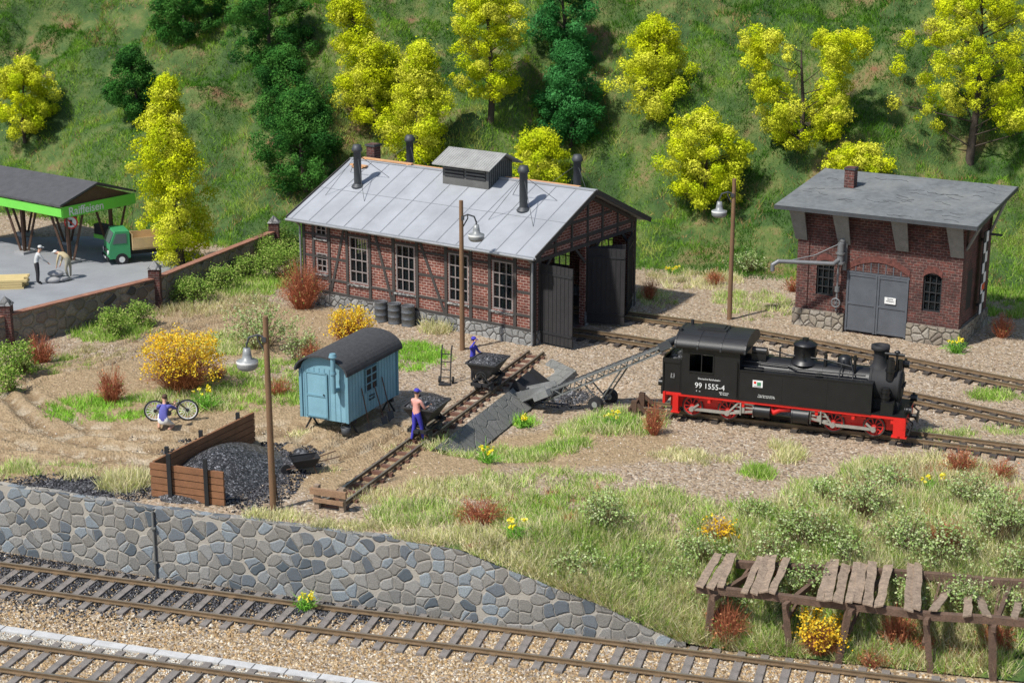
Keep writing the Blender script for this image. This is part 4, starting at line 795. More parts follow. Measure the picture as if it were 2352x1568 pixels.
def cart(px,py,label):
    q=P(px,py); t=(q-fA).dot(dF); p=fA+dF*t; p.z=.17; rt=root('tipper_wagon',label,'mine cart',p,aF,group='coal tipper wagons on the field track'); rt.scale=(.95,.95,.9)
    m=MB()
    for y in(-.33,.33): m.b(-.85,.85,y-.04,y+.04,.28,.38)
    for x in(-.85,.8): m.b(x,x+.06,-.37,.37,.26,.4); m.b(x-.1,x+.16,-.1,.1,.28,.38)
    for x in(-.68,.68): m.bar((x,-.36,.36),(x,0,.78),.05,.05);m.bar((x,.36,.36),(x,0,.78),.05,.05); m.torus((x,0,.62),.2,.025,14,5,0,'x')
    m.out('chassis',blkm,rt)
    for x in(-.42,.42):
        for y in(-.3,.3): w=MB(); w.cyl((x,y-.04,.16),(x,y+.04,.16),.16,n=14); w.cyl((x,y-.06,.16),(x,y+.06,.16),.05,n=8); w.out('wheel',dgrey,rt)
    m=MB(); T=[(-.75,-.6,1.15),(.75,-.6,1.15),(.75,.6,1.15),(-.75,.6,1.15)];Bm=[(-.5,-.2,.52),(.5,-.2,.52),(.5,.2,.52),(-.5,.2,.52)]
    m.add(T+Bm,[(0,1,5,4),(1,2,6,5),(2,3,7,6),(3,0,4,7),(4,5,6,7)])
    for i in range(4): m.bar(T[i],T[(i+1)%4],.06,.06)
    m.out('hopper',M('wagon_black',(.035,.035,.037),.6,0,.5),rt)
    n=15;vs=[]
    for i in range(n):
        for j in range(n):
            x=-.72+1.44*i/(n-1);y=-.57+1.14*j/(n-1); k=(1-(x/.73)**2)*(1-(y/.58)**2); vs.append((x,y,1.1+.26*max(0,k)**.7+random.uniform(-.03,.03)))
    m=MB(); m.add(vs,[(i*n+j,(i+1)*n+j,(i+1)*n+j+1,i*n+j+1) for i in range(n-1) for j in range(n-1)]); m.out('coal_load',coalM,rt)
cart(1122,898,'black tipper wagon heaped with coal beside the coal chute'); cart(980,1006,'black tipper wagon of coal pushed by a worker')
# ---------- hut ----------
hc=G(800,972,.5); ah=R(-25); hwid=1.8; hlen=3.4
o_=Vector((hc.x-math.cos(ah)*hwid,hc.y-math.sin(ah)*hwid,0)); hu=root('site_hut','light blue wooden site hut with black curved roof on trestles','site hut',o_,ah)
bl=M('pale_blue_boards',(.2,.38,.46),.7,0,.2,2,.1); bl2=M('pale_blue_trim',(.15,.3,.37),.7,0,.1)
m=MB(); zb_=.5;zt_=2.2; m.b(0,hwid,0,hlen,zb_,zt_); na=12; ar=[(hwid/2+math.cos(math.pi*i/na)*hwid/2,zt_+math.sin(math.pi*i/na)*.52) for i in range(na+1)]
m.ext([(a,0,b) for a,b in ar],(0,hlen,0))
k=0.12
while k<hwid: m.b(k-.012,k+.012,-.012,0,zb_,zt_+.1,1); k+=.2
k=.12
while k<hlen: m.b(hwid,hwid+.012,k-.012,k+.012,zb_,zt_,1); k+=.2
for x in(0,hwid): m.box((x,0,(zb_+zt_)/2),(.1,.1,zt_-zb_-.01),1)
m.box((hwid,hlen,(zb_+zt_)/2),(.1,.1,zt_-zb_-.01),1)
m.out('wall',[bl,bl2],hu)
m=MB(); ar2=[(hwid/2+math.cos(math.pi*i/18)*(hwid/2+.14),zt_-.02+math.sin(math.pi*i/18)*.62) for i in range(19)]; ar3=[(hwid/2+math.cos(math.pi*i/18)*(hwid/2+.08),zt_-.02+math.sin(math.pi*i/18)*.56) for i in range(19)][::-1]
m.ext([(a,-.22,b) for a,b in ar2+ar3],(0,hlen+.44,0),0,False); m.out('roof',M('tar_roof',(.05,.05,.053),.9,0,.5,8,.8,30),hu)
m=MB(); m.b(.25,1.0,-.04,-.012,.6,2.12);  
for a,b,c,d in((.22,1.03,2.1,2.16),(.22,1.03,.57,.62),(.2,.26,.57,2.16),(.99,1.05,.57,2.16),(.26,.99,1.3,1.36)): m.b(a,b,-.06,-.04,c,d,1)
dd=m.out('door',[bl,bl2],hu); m=MB(); m.sph((.92,-.08,1.4),(.03,.03,.03)); m.out('handle',blkm,dd)
m=MB(); m.b(hwid+.014,hwid+.03,1.15,1.95,1.25,2.05,1)
for y in(1.15,1.53,1.91): m.b(hwid+.02,hwid+.06,y,y+.05,1.25,2.05)
for z in(1.23,1.5,1.78,2.03): m.b(hwid+.02,hwid+.055,1.13,1.98,z,z+.045)
m.out('window',[bl2,blkm],hu)
m=MB(); m.cyl((1.45,-.3,1.6),(1.45,-.3,2.85),.08); m.cyl((1.45,-.3,2.85),(1.45,-.3,2.97),.14,.1); m.cyl((1.45,-.3,1.65),(1.45,.02,1.65),.08); m.cyl((1.45,-.3,2.25),(1.45,-.3,2.32),.11); m.out('stove_pipe',bl2,hu)
for y in(.4,hlen-.4):
    m=MB(); m.b(-.05,hwid+.05,y-.06,y+.06,.38,.5)
    for x in(.15,hwid-.15):
        for s_ in(-1,1): m.bar((x,y,.42),(x+s_*.2,y+s_*.12,-.02),.06,.06)
    m.out('trestle',blkm,hu)
text('Achtung\nBaustelle',.12,blkm,hu,(hwid+.02,1.6,.98),(math.pi/2,0,math.pi/2))
def shovel(p,top,label,cat='shovel',fork=False):
    rt=root(cat.replace(' ','_'),label,cat,p); m=MB(); top=Vector(top)-Vector(p); d=top.normalized(); m.cyl(d*.3,top,.022,n=6); m.out('handle',wood,rt)
    m=MB(); s_=Vector((-d.y,d.x,0)); s_=s_.normalized() if s_.length>.01 else Vector((1,0,0))
    if fork:
        for k in range(5): m.cyl(s_*(-.12+.06*k)+d*.0,s_*(-.12+.06*k)+d*.33,.012,n=5)
        m.bar(-s_*.14+d*.33,s_*.14+d*.33,.03,.03)
    else: m.bar(d*.0,d*.34,.26,.02,0,s_.cross(d))
    m.out('blade',dgrey,rt)
def hl(x,y,z): return Matrix.Translation(hu.location)@Matrix.Rotation(ah,4,'Z')@Vector((x,y,z))
for y,c in((.7,.45),(1.5,.6),(2.1,.5)): shovel(hl(hwid+c,y,.02),hl(hwid+.05,y+.15,1.5),'black shovel leaning against the blue hut')
p=P(795,1003); rt=root('bucket','dark metal bucket standing by the hut','bucket',p); m=MB(); m.lathe([(.0,.01),(.13,.01),(.17,.32),(.155,.32),(.12,.03)],(0,0,0),14); m.out('pail',dgrey,rt); m=MB(); m.tube([(-.17,0,.3),(-.12,.0,.44),(0,0,.48),(.12,0,.44),(.17,0,.3)],.012,5); m.out('handle',dgrey,rt)
# ---------- lamps ----------
def lamp(px,py,sd,label):
    p=P(px,py); rt=root('street_lamp',label,'street lamp',p,group='wooden pole lamps'); m=MB(); m.cyl((0,0,-.3),(0,0,6.0),.105,.08,n=12); m.out('pole',polew,rt)
    m=MB(); z=5.35; m.tube([(0,0,z),(sd*.25,0,z+.1),(sd*.5,0,z+.02),(sd*.58,0,z-.2)],.03); m.tube([(0,0,z-.5),(sd*.25,0,z-.05),(sd*.25,0,z+.1)],.025); m.cyl((sd*.58,0,z-.15),(sd*.58,0,z-.5),.03,n=8); m.b(min(0,sd*.12),max(0,sd*.12),-.1,.1,z-.1,z+.05); m.out('bracket',dgrey,rt)
    m=MB(); c=(sd*.58,0,z-.5); m.lathe([(0,.2),(.1,.2),(.13,.02),(.15,-.12),(.29,-.17),(.31,-.2),(.31,-.36),(.24,-.44),(0,-.46)],c,18); m.lathe([(.315,-.18),(.325,-.22),(.315,-.25)],c,18,1)
    m.out('lamp_head',[M('lamp_enamel',(.25,.26,.26),.4,.1,.2),white],rt)
lamp(628,1172,-1,'wooden pole lamp beside the coal bunker');lamp(1062,805,1,'wooden pole lamp in front of the engine shed');lamp(1675,735,-1,'wooden pole lamp between shed and water house')
pb=P(640,1172); shovel(pb,pb+Vector((-.1,.12,1.3)),'coal fork leaning against the lamp pole','coal fork',True)
# ---------- coal bunker ----------
c0=P(350,1140);c1=P(517,1163);c2=G(585,1018)
rt=root('coal_bunker','open coal bunker of brown planks with black posts','coal bunker',c0)
def plankwall(a,b,h,name,inside):
    d=(b-a); L_=d.length; d.normalize(); nrm=Vector((-d.y,d.x,0))*inside; m=MB(); n=int(h/.2)
    for k in range(n): m.bar(a-c0+Vector((0,0,.12+k*.22+random.uniform(-.01,.01)))+nrm*random.uniform(-.01,.01),b-c0+Vector((0,0,.12+k*.22)),.08,.19)
    m.out(name,boardw,rt)
    for f in(.28,.78) if L_<3.5 else (.15,.48,.86): m=MB(); q=a-c0+d*L_*f-nrm*.1; m.b(q.x-.06,q.x+.06,q.y-.06,q.y+.06,-.3,h+.28); m.out('post',blkm,rt)
plankwall(c0,c1,1.2,'plank_wall',1);plankwall(c0+Vector((.06,.15,0)),c2,1.0,'plank_wall',-1)
def mound(rx,ry,h,ang=0,n=48):
    m=MB(); vs=[]
    for i in range(n):
        for j in range(n):
            u=-1+2*i/(n-1);v=-1+2*j/(n-1); r=math.hypot(u,v); z=h*max(0,1-r**1.3)**.9*(1+.08*math.sin(u*5)*math.cos(v*4))+random.uniform(-.01,.015)*(r<1)-.06*(r>=1)
            vs.append((u*rx*math.cos(ang)-v*ry*math.sin(ang),u*rx*math.sin(ang)+v*ry*math.cos(ang),z))
    m.add(vs,[(i*n+j,(i+1)*n+j,(i+1)*n+j+1,i*n+j+1) for i in range(n-1) for j in range(n-1)],0,True); return m
pc=G(495,1100); m=mound(1.75,2.7,.98,R(-24)); o=m.out('coal_pile',coalM,None,label='heap of fine dark coal inside the plank bunker',category='coal pile'); o.location=(pc.x+.1,pc.y+.4,0)
p=P(700,1085); rt=root('wheelbarrow','low black wheelbarrow on the ground','wheelbarrow',p,R(20)); m=MB(); T=[(-.45,-.3,.5),(.45,-.28,.52),(.45,.28,.52),(-.45,.3,.5)];Bm=[(-.3,-.2,.22),(.3,-.2,.22),(.3,.2,.22),(-.3,.2,.22)]; m.add(T+Bm,[(0,1,5,4),(1,2,6,5),(2,3,7,6),(3,0,4,7),(4,5,6,7)])
for i in range(4): m.bar(T[i],T[(i+1)%4],.03,.03)
m.out('tray',blkm,rt)
for y in(-.2,.2): m=MB(); m.cyl((-.6,y*.3,.18),(1.1,y*1.4,.5),.02,n=6); m.cyl((.25,y,.25),(.35,y,.0),.02,n=6); m.out('handle',wood,rt)
m=MB(); m.cyl((-.6,-.04,.17),(-.6,.04,.17),.17,n=16); m.out('wheel',blkm,rt)
for px,py in((876,738),(907,743),(938,748)):
    p=P(px,py); rt=root('oil_barrel','dark grey steel barrel against the shed plinth','barrel',p,group='steel barrels by the shed'); m=MB(); m.lathe([(0,0),(.29,0),(.3,.02),(.28,.05),(.28,.28),(.3,.3),(.28,.32),(.28,.56),(.3,.58),(.28,.6),(.28,.83),(.3,.86),(.27,.87),(.26,.84),(0,.84)],(0,0,0),20); m.cyl((.15,.0,.84),(.15,0,.87),.04,n=8); m.out('drum',M('barrel_steel',(.14,.15,.16),.45,.5,.5),rt)
p=P(1025,880); rt=root('hand_truck','dark metal sack truck standing upright on gravel','hand truck',p,R(-10)); m=MB()
for x in(-.18,.18): m.tube([(x,-.15,.05),(x,.12,1.25),(x,.28,1.38)],.025)
for k in range(4): m.cyl((-.18,-.1+.06*k,.25+k*.28),(.18,-.1+.06*k,.25+k*.28),.02)
m.b(-.22,.22,-.38,-.12,.02,.05); m.out('frame',blkm,rt)
for x in(-.25,.25): m=MB(); m.cyl((x-.03,.0,.13),(x+.03,.0,.13),.13,n=14); m.out('wheel',blkm,rt)
# bicycle
p0=P(358,968);p1=P(432,966); d=(p1-p0).normalized(); rt=root('bicycle','black bicycle with pale spoked wheels being repaired','bicycle',p0,math.atan2(d.y,d.x)); wb=(p1-p0).length; rw=.38
for x in(0,wb): 
    w=MB(); w.torus((x,0,rw),rw-.02,.03,28,6,0); w.torus((x,0,rw),rw-.06,.02,28,4,1); w.cyl((x,-.05,rw),(x,.05,rw),.06,n=8,mat=0)
    for k in range(16): t=2*math.pi*k/16; w.cyl((x,0,rw),(x+(rw-.05)*math.cos(t),0,rw+(rw-.05)*math.sin(t)),.011,n=3,mat=2)
    w.out('wheel',[blkm,white,white],rt)
m=MB(); bb=(wb*.42,0,.3);se=(wb*.36,0,.62);he=(wb*.76,0,.62); m.tube([(0,0,rw),bb,he,se,bb],.022,6); m.tube([(0,0,rw),se],.018,6); m.tube([(wb,0,rw),he,(wb*.75,0,.7)],.022,6); m.cyl((bb[0],-.06,.3),(bb[0],-.08,.3),.1,n=14); m.out('frame',blkm,rt)
m=MB(); m.tube([(wb*.66,-.26,.68),(wb*.75,-.1,.71),(wb*.75,.1,.71),(wb*.66,.26,.68)],.015,6); m.out('handlebar',lgrey,rt); m=MB(); m.sph((wb*.34,0,.67),(.14,.07,.04)); m.out('saddle',blkm,rt)
# ---------- yard wall ----------
yw=[G(-60,818),G(20,797),G(360,707),G(632,592)]
rt=root('yard_wall','field stone wall with red brick coping and brick pillars','stone wall',yw[1]); L=rt.location
m=MB();mc=MB()
for a,b in zip(yw[:-1],yw[1:]):
    m.bar(a-L+Vector((0,0,.55)),b-L+Vector((0,0,.55)),.3,1.5); mc.bar(a-L+Vector((0,0,1.33)),b-L+Vector((0,0,1.33)),.34,.06)
m.out('wall_body',fieldst,rt); mc.out('coping',M('red_coping',(.3,.14,.09),.85,0,.5,4,.6),rt)
for q in yw[1:]:
    x,y,_=q-L; mm=MB(); mm.b(x-.24,x+.24,y-.24,y+.24,-.3,1.75,0); mm.add([(x-.29,y-.29,1.75),(x+.29,y-.29,1.75),(x+.29,y+.29,1.75),(x-.29,y+.29,1.75),(x,y,2.1)],[(0,1,4),(1,2,4),(2,3,4),(3,0,4),(0,1,2,3)],1); mm.out('pillar',[brick2,plinth],rt)
ps=[G(-500,905),G(20,790),G(355,700),G(470,640),G(420,590),G(330,560),G(200,545),G(-600,560)]
m=MB(); m.add([(p.x,p.y,.06) for p in ps],[tuple(range(len(ps)))]); m.out('yard_pavement',M('asphalt',(.25,.26,.275),.85,0,.25,.6,.2,40),None,kind='structure')
# fuel shelter
cs=G(142,490,2.7); asx=R(-37); SL=9.;SW=4.4
o_=Vector((cs.x-math.cos(asx)*SL,cs.y-math.sin(asx)*SL,0)); fs_=root('fuel_shelter','open timber shelter with green fascia and dark shallow roof','shelter',o_,asx)
grn=M('bright_green',(.16,.6,.07),.5,0,.08)
m=MB(); m.b(0,SL,-.03,.03,2.5,2.92);m.b(SL-.03,SL+.03,.03,SW,2.45,2.97);m.b(0,SL,SW-.03,SW+.03,2.5,2.92); fa=m.out('fascia',grn,fs_)
text('Raiffeisen',.55,white,fa,(SL+.045,1.4,2.69),(math.pi/2,0,math.pi/2),bold=.006)
m=MB(); zz_=2.99
m.ext([(-.2,-.1,zz_),(-.2,SW/2,zz_+.75),(-.2,SW/2,zz_+.85),(-.2,-.1,zz_+.1)],(SL+.23,0,0));m.ext([(-.2,SW+.1,zz_),(-.2,SW/2,zz_+.75),(-.2,SW/2,zz_+.85),(-.2,SW+.1,zz_+.1)],(SL+.23,0,0)); m.out('roof',M('slate_roof',(.07,.07,.075),.85,0,.3),fs_)
m=MB(); m.ext([(SL-.1,.1,2.95),(SL-.1,SW-.1,2.95),(SL-.1,SW/2,3.66)],(-.06,0,0)); m.out('gable_board',wood,fs_)
for x in(8.2,4.8,1.4):
    for y in(.9,3.5):
        m=MB(); m.b(x-.35,x+.35,y-.35,y+.35,0,.18,1)
        for s_,t_ in((-1,-1),(1,-1),(-1,1),(1,1)): m.bar((x+s_*.12,y+t_*.12,.15),(x+s_*.6,y+t_*.5,2.55),.1,.1)
        m.b(x-.07,x+.07,y-.07,y+.07,.15,2.9); m.b(x-.7,x+.7,y-.04,y+.04,2.35,2.48); m.out('post',[wood,M('plinth_concrete',(.3,.3,.3))],fs_)
for y in(.9,3.5): m=MB(); m.b(0,SL,y-.1,y+.1,2.5,2.62); m.out('beam',wood,fs_)
m=MB(); m.b(SL-2.6,SL-1.,3.9,4.3,.5,1.2,0); m.b(SL-2.6,SL-1,3.85,4.35,.5,.7,1); m.out('counter',[blkm,grn],fs_)
sc=G(166,508,2.1)
rt=root('round_sign','round white sign with red ring hanging from shelter','sign',(sc.x,sc.y-.25,2.1),R(10)); m=MB(); m.cyl((0,.02,0),(0,-.01,0),.32,n=28,mat=1,sm=False); m.cyl((0,-.01,0),(0,-.02,0),.25,n=28,mat=0,sm=False); m.b(-.06,.06,-.03,-.021,-.15,.12,2); m.bar((-.17,-.034,.17),(.17,-.034,-.17),.012,.05,1); m.b(-.01,.01,0,.01,.3,.5,2); m.out('sign_face',[white,red,blkm],rt)
# truck
p=P(250,606); tr=root('green_truck','small green flatbed truck with beige cargo bed','truck',p,R(24)); gt=M('truck_green',(.05,.3,.12),.4,0,.1); tr.scale=(.84,.84,.84)
m=MB(); m.ext([(-.1,-.85,.42),(1.1,-.85,.42),(1.1,-.85,1.95),(.3,-.85,1.98),(-.02,-.85,1.25)],(0,1.7,0)); cb=m.out('cab',gt,tr)
m=MB(); m.ext([(-.02,-.72,1.3),(.27,-.72,1.88),(.27,.72,1.88),(-.02,.72,1.3)],(-.04,0,.02)); m.out('windscreen',M('truck_glass',(.1,.13,.13),.15,0,.1),cb)
for y in(-.87,.85): m=MB(); m.ext([(.12,y,1.28),(.92,y,1.28),(.92,y,1.84),(.34,y,1.84)],(0,.02,0)); m.out('side_window',MC['truck_glass'],cb)
m=MB(); m.b(-.14,-.1,-.5,.5,.7,.95,0); m.b(-.2,-.1,-.85,.85,.36,.5,0); m.b(-.21,-.2,-.3,.3,.38,.48,1); m.out('grille',[blkm,white],cb)
for y in(-.64,.64): m=MB(); m.cyl((-.14,y,.78),(-.09,y,.78),.13,n=14); m.out('headlight',white,cb)
m=MB(); m.b(1.22,4.2,-.95,.95,.85,.95);m.b(1.22,4.2,-.98,-.93,.95,1.55);m.b(1.22,4.2,.93,.98,.95,1.55);m.b(1.22,1.27,-.93,.93,.95,1.75);m.b(4.15,4.2,-.93,.93,.95,1.55);m.out('cargo_bed',palew,tr)
m=MB(); m.b(0.2,4.1,-.4,.4,.5,.8); m.out('chassis',blkm,tr)
for x in(.6,3.3):
    for y in(-.75,.75): w=MB(); w.cyl((x,y-.12,.36),(x,y+.12,.36),.36,n=20); w.cyl((x,y-.13,.36),(x,y+.13,.36),.17,n=14,mat=1); w.out('wheel',[blkm,white],tr)
p=P(10,662); rt=root('lumber_stack','stack of fresh pale timber boards on the asphalt','lumber',p,R(8)); m=MB()
for k in range(4):
    for j in range(6): m.b(-3,1.0+random.uniform(-.15,.1),-.6+j*.2,-.42+j*.2,.06+k*.11,.155+k*.11)
m.b(-2,-1.9,-.7,.7,0,.06,0); m.b(.5,.6,-.7,.7,0,.06,0); m.out('board',M('fresh_timber',(.62,.48,.22),.7,0,.15),rt)
for dx,dy,dz in((0,0,0),(.35,.25,0),(.1,.2,.25)):
    p=P(122,652); rt=root('sack','grey filled sack lying on the yard','sack',p+Vector((dx,dy,dz+.18)),R(80*dx),group='grey sacks in the yard'); m=MB(); m.sph((0,0,0),(.38,.24,.15)); m.bar((.33,0,0),(.45,0,.02),.12,.06); m.out('bag',M('sackcloth',(.3,.3,.3),.9),rt)
# ---------- people ----------
SK=(.6,.34,.23)
def person(p,rz,label,J,cols,hat=None,scale=1.):
    D=dict(pel=(0,0,.95),sp=(0,0,1.14),ch=(0,.0,1.33),nb=(0,0,1.47),nk=(0,.01,1.53),h1=(0,.03,1.6),h2=(0,.03,1.69),
      ls=(-.18,0,1.42),le=(-.24,-.02,1.14),lw=(-.26,.06,.9),lh=(-.26,.09,.81),rs=(.18,0,1.42),re=(.24,-.02,1.14),rw=(.26,.06,.9),rh=(.26,.09,.81),
      lp=(-.09,0,.9),lk=(-.1,.02,.5),la=(-.1,-.01,.09),lt=(-.12,.17,.045),rp=(.09,0,.9),rk=(.1,.02,.5),ra=(.1,-.01,.09),rtt=(.12,.17,.045))
    D.update(J)
    rad=dict(pel=(.15,.11),sp=(.135,.1),ch=(.16,.11),nb=(.07,.06),nk=(.052,.052),h1=(.075,.09),h2=(.08,.095),ls=(.065,.065),rs=(.065,.065),le=(.047,.047),re=(.047,.047),lw=(.03,.03),rw=(.03,.03),lh=(.035,.02),rh=(.035,.02),
      lp=(.1,.1),rp=(.1,.1),lk=(.068,.068),rk=(.068,.068),la=(.045,.045),ra=(.045,.045),lt=(.045,.035),rtt=(.045,.035))
    E_=[('pel','sp','s'),('sp','ch','s'),('ch','nb','s'),('nb','nk','k'),('nk','h1','k'),('h1','h2','k'),('ch','ls','s'),('ls','le','s'),('le','lw','a'),('lw','lh','k'),('ch','rs','s'),('rs','re','s'),('re','rw','a'),('rw','rh','k'),
       ('pel','lp','t'),('lp','lk','t'),('lk','la','c'),('la','lt','b'),('pel','rp','t'),('rp','rk','t'),('rk','ra','c'),('ra','rtt','b')]
    names=list(D); V_=[Vector(D[k]) for k in names]; Rr=[rad[k] for k in names]; Ed=[(names.index(a),names.index(b)) for a,b,_ in E_]; tg=[t for *_,t in E_]
    for h,w,sg_ in(('lh','lw',1),('rh','rw',-1)):
        hd=(Vector(D[h])-Vector(D[w])).normalized(); s_=hd.cross(Vector((0,1,.3))).normalized(); cu=s_.cross(hd); hi=names.index(h)
        for k in range(5):
            off=s_*(-.03+.018*k) if k<4 else s_*.045*sg_; ln=(.055,.065,.06,.045,.035)[k]
            a_=Vector(D[h])+off+hd*(.03 if k<4 else 0); b_=a_+hd*ln*.6+cu*.015; c_=b_+hd*ln*.3+cu*.03
            i0=len(V_); V_+=[a_,b_,c_]; Rr+=[(.009,.009)]*2+[(.007,.007)]; Ed+=[(hi,i0),(i0,i0+1),(i0+1,i0+2)]; tg+=['k']*3
    me=bpy.data.meshes.new('person'); me.from_pydata(V_,Ed,[]); ob=bpy.data.objects.new('tmp',me); bpy.context.scene.collection.objects.link(ob)
    ob.modifiers.new('sk','SKIN'); sv=me.skin_vertices[0].data
    for i,r in enumerate(Rr): sv[i].radius=r
    sv[0].use_root=True
    s2=ob.modifiers.new('ss','SUBSURF'); s2.levels=2
    dg=bpy.context.evaluated_depsgraph_get(); dg.update(); me2=bpy.data.meshes.new_from_object(ob.evaluated_get(dg)); bpy.data.objects.remove(ob)
    order=['s','k','a','t','c','b']; me2.materials.clear()
    for t in order: me2.materials.append(M('cloth_%s'%'_'.join('%02d'%int(x*99) for x in cols[t]),cols[t],.8,0,.12,6,.1))
    segs=[(V_[a],V_[b],order.index(t)) for (a,b),t in zip(Ed,tg)]
    for f in me2.polygons:
        c=f.center; best=9;bi=0
        for a,b,t in segs:
            d=b-a; q=max(0,min(1,(c-a).dot(d)/max(1e-9,d.length_squared))); dd=(a+d*q-c).length
            if dd<best: best=dd;bi=t
        f.material_index=bi; f.use_smooth=True
    o=link('person',me2,None,label=label,category='person'); o.location=p; o.rotation_euler=(0,0,rz); o.scale=(scale,)*3
    hd=Vector(D['h2']);h1=Vector(D['h1']); fw=Vector((0,1,0))
    c=h1.lerp(hd,.5); sdx=fw.cross(Vector((0,0,1))).normalized()
    for s_ in(-1,1): m=MB(); q=c+fw*.093+sdx*.032*s_+Vector((0,0,.01)); m.sph(q,(.01,.01,.008),0,5,6); m.out('eye',blkm,o); m=MB(); m.sph(c+sdx*.085*s_,(.015,.02,.03),0,5,6); m.out('ear',M('skin_tone',SK,.6),o)
    m=MB(); m.bar(c+fw*.09+Vector((0,0,.005)),c+fw*.12-Vector((0,0,.025)),.02,.02); m.out('nose',M('skin_tone',SK,.6),o)
    m=MB(); m.bar(c+fw*.088-sdx*.02-Vector((0,0,.05)),c+fw*.088+sdx*.02-Vector((0,0,.05)),.012,.01); m.out('mouth',M('lip',(.35,.1,.08)),o)
    m=MB(); m.sph(hd-fw*.015+Vector((0,0,.02)),(.088,.1,.085),0,8,12); m.out('hair',M('hair_brown',(.09,.05,.03),.8),o)
    if hat:
        m=MB(); m.lathe([(.0,.1),(.06,.095),(.1,.05),(.105,.0),(.09,-.01)],hd+Vector((0,0,.03)),14); m.bar(hd+Vector((0,0,.035))+fw*.05,hd+Vector((0,0,.02))+fw*.17,.14,.015); m.out('cap',M('cap_%d'%int(hat[2]*99),hat,.8),o)
    return o
blue=(.045,.04,.38)
q=G(958,1020); person((q.x,q.y,.12),R(-38),'worker in blue dungarees and pink shirt pushing a coal wagon',dict(le=(-.25,.12,1.15),lw=(-.2,.36,1.14),lh=(-.19,.45,1.15),re=(.25,.12,1.15),rw=(.2,.36,1.14),rh=(.19,.45,1.15),rk=(.12,.1,.5),ra=(.14,.14,.09),rtt=(.15,.32,.045),lk=(-.1,-.02,.5),la=(-.12,-.14,.09),lt=(-.13,.03,.04)),dict(s=(.7,.33,.28),k=SK,a=SK,t=blue,c=blue,b=(.12,.05,.03)),hat=blue)
q=P(1087,877); person(q,R(-115),'worker in blue jacket and black trousers shading his eyes',dict(re=(.42,.12,1.5),rw=(.22,.18,1.68),rh=(.14,.17,1.7),le=(-.26,.1,1.16),lw=(-.22,.34,1.1),lh=(-.2,.43,1.1)),dict(s=(.05,.05,.42),k=SK,a=(.05,.05,.42),t=(.02,.02,.025),c=(.02,.02,.025),b=(.02,.02,.02)),hat=blue,scale=.95)
q=P(378,990); person(q,R(-5),'person in blue vest and white shorts crouching at a bicycle',dict(pel=(0,-.1,.36),sp=(0,-.03,.54),ch=(0,.08,.7),nb=(0,.14,.83),nk=(0,.16,.88),h1=(0,.2,.94),h2=(0,.22,1.03),ls=(-.18,.1,.79),le=(-.27,.3,.6),lw=(-.17,.5,.62),lh=(-.15,.58,.62),rs=(.18,.1,.79),re=(.3,.3,.64),rw=(.22,.48,.72),rh=(.2,.56,.73),lp=(-.1,-.06,.33),lk=(-.2,.3,.46),la=(-.18,.02,.09),lt=(-.2,.18,.04),rp=(.1,-.06,.33),rk=(.2,.28,.12),ra=(.16,-.12,.07),rtt=(.17,-.24,.04)),dict(s=(.1,.1,.36),k=SK,a=SK,t=(.7,.7,.68),c=SK,b=(.15,.09,.05)),scale=1.1)
q=P(88,656); q.z=.06; person(q,R(-60),'man in grey shirt and black trousers lifting a sack',dict(ch=(0,.1,1.31),nb=(0,.14,1.44),nk=(0,.16,1.5),h1=(0,.2,1.56),h2=(0,.21,1.65),ls=(-.18,.1,1.4),rs=(.18,.1,1.4),le=(-.24,.26,1.15),lw=(-.2,.45,1.0),lh=(-.18,.5,.93),re=(.24,.26,1.15),rw=(.2,.45,1.0),rh=(.18,.5,.93)),dict(s=(.45,.46,.46),k=SK,a=(.45,.46,.46),t=(.02,.02,.025),c=(.02,.02,.025),b=(.02,.02,.02)),hat=(.6,.6,.58))
q=P(160,645); q.z=.06; person(q,R(75),'man in beige work clothes bending over a sack',dict(sp=(0,.1,1.1),ch=(0,.28,1.2),nb=(0,.42,1.22),nk=(0,.47,1.22),h1=(0,.54,1.2),h2=(0,.62,1.2),ls=(-.18,.34,1.18),rs=(.18,.34,1.18),le=(-.22,.42,.9),lw=(-.18,.5,.66),lh=(-.17,.52,.57),re=(.22,.42,.9),rw=(.18,.5,.66),rh=(.17,.52,.57),lk=(-.12,.08,.5),rk=(.14,.0,.5)),dict(s=(.55,.45,.27),k=SK,a=(.55,.45,.27),t=(.35,.32,.24),c=(.35,.32,.24),b=(.03,.03,.03)),hat=(.6,.6,.58))
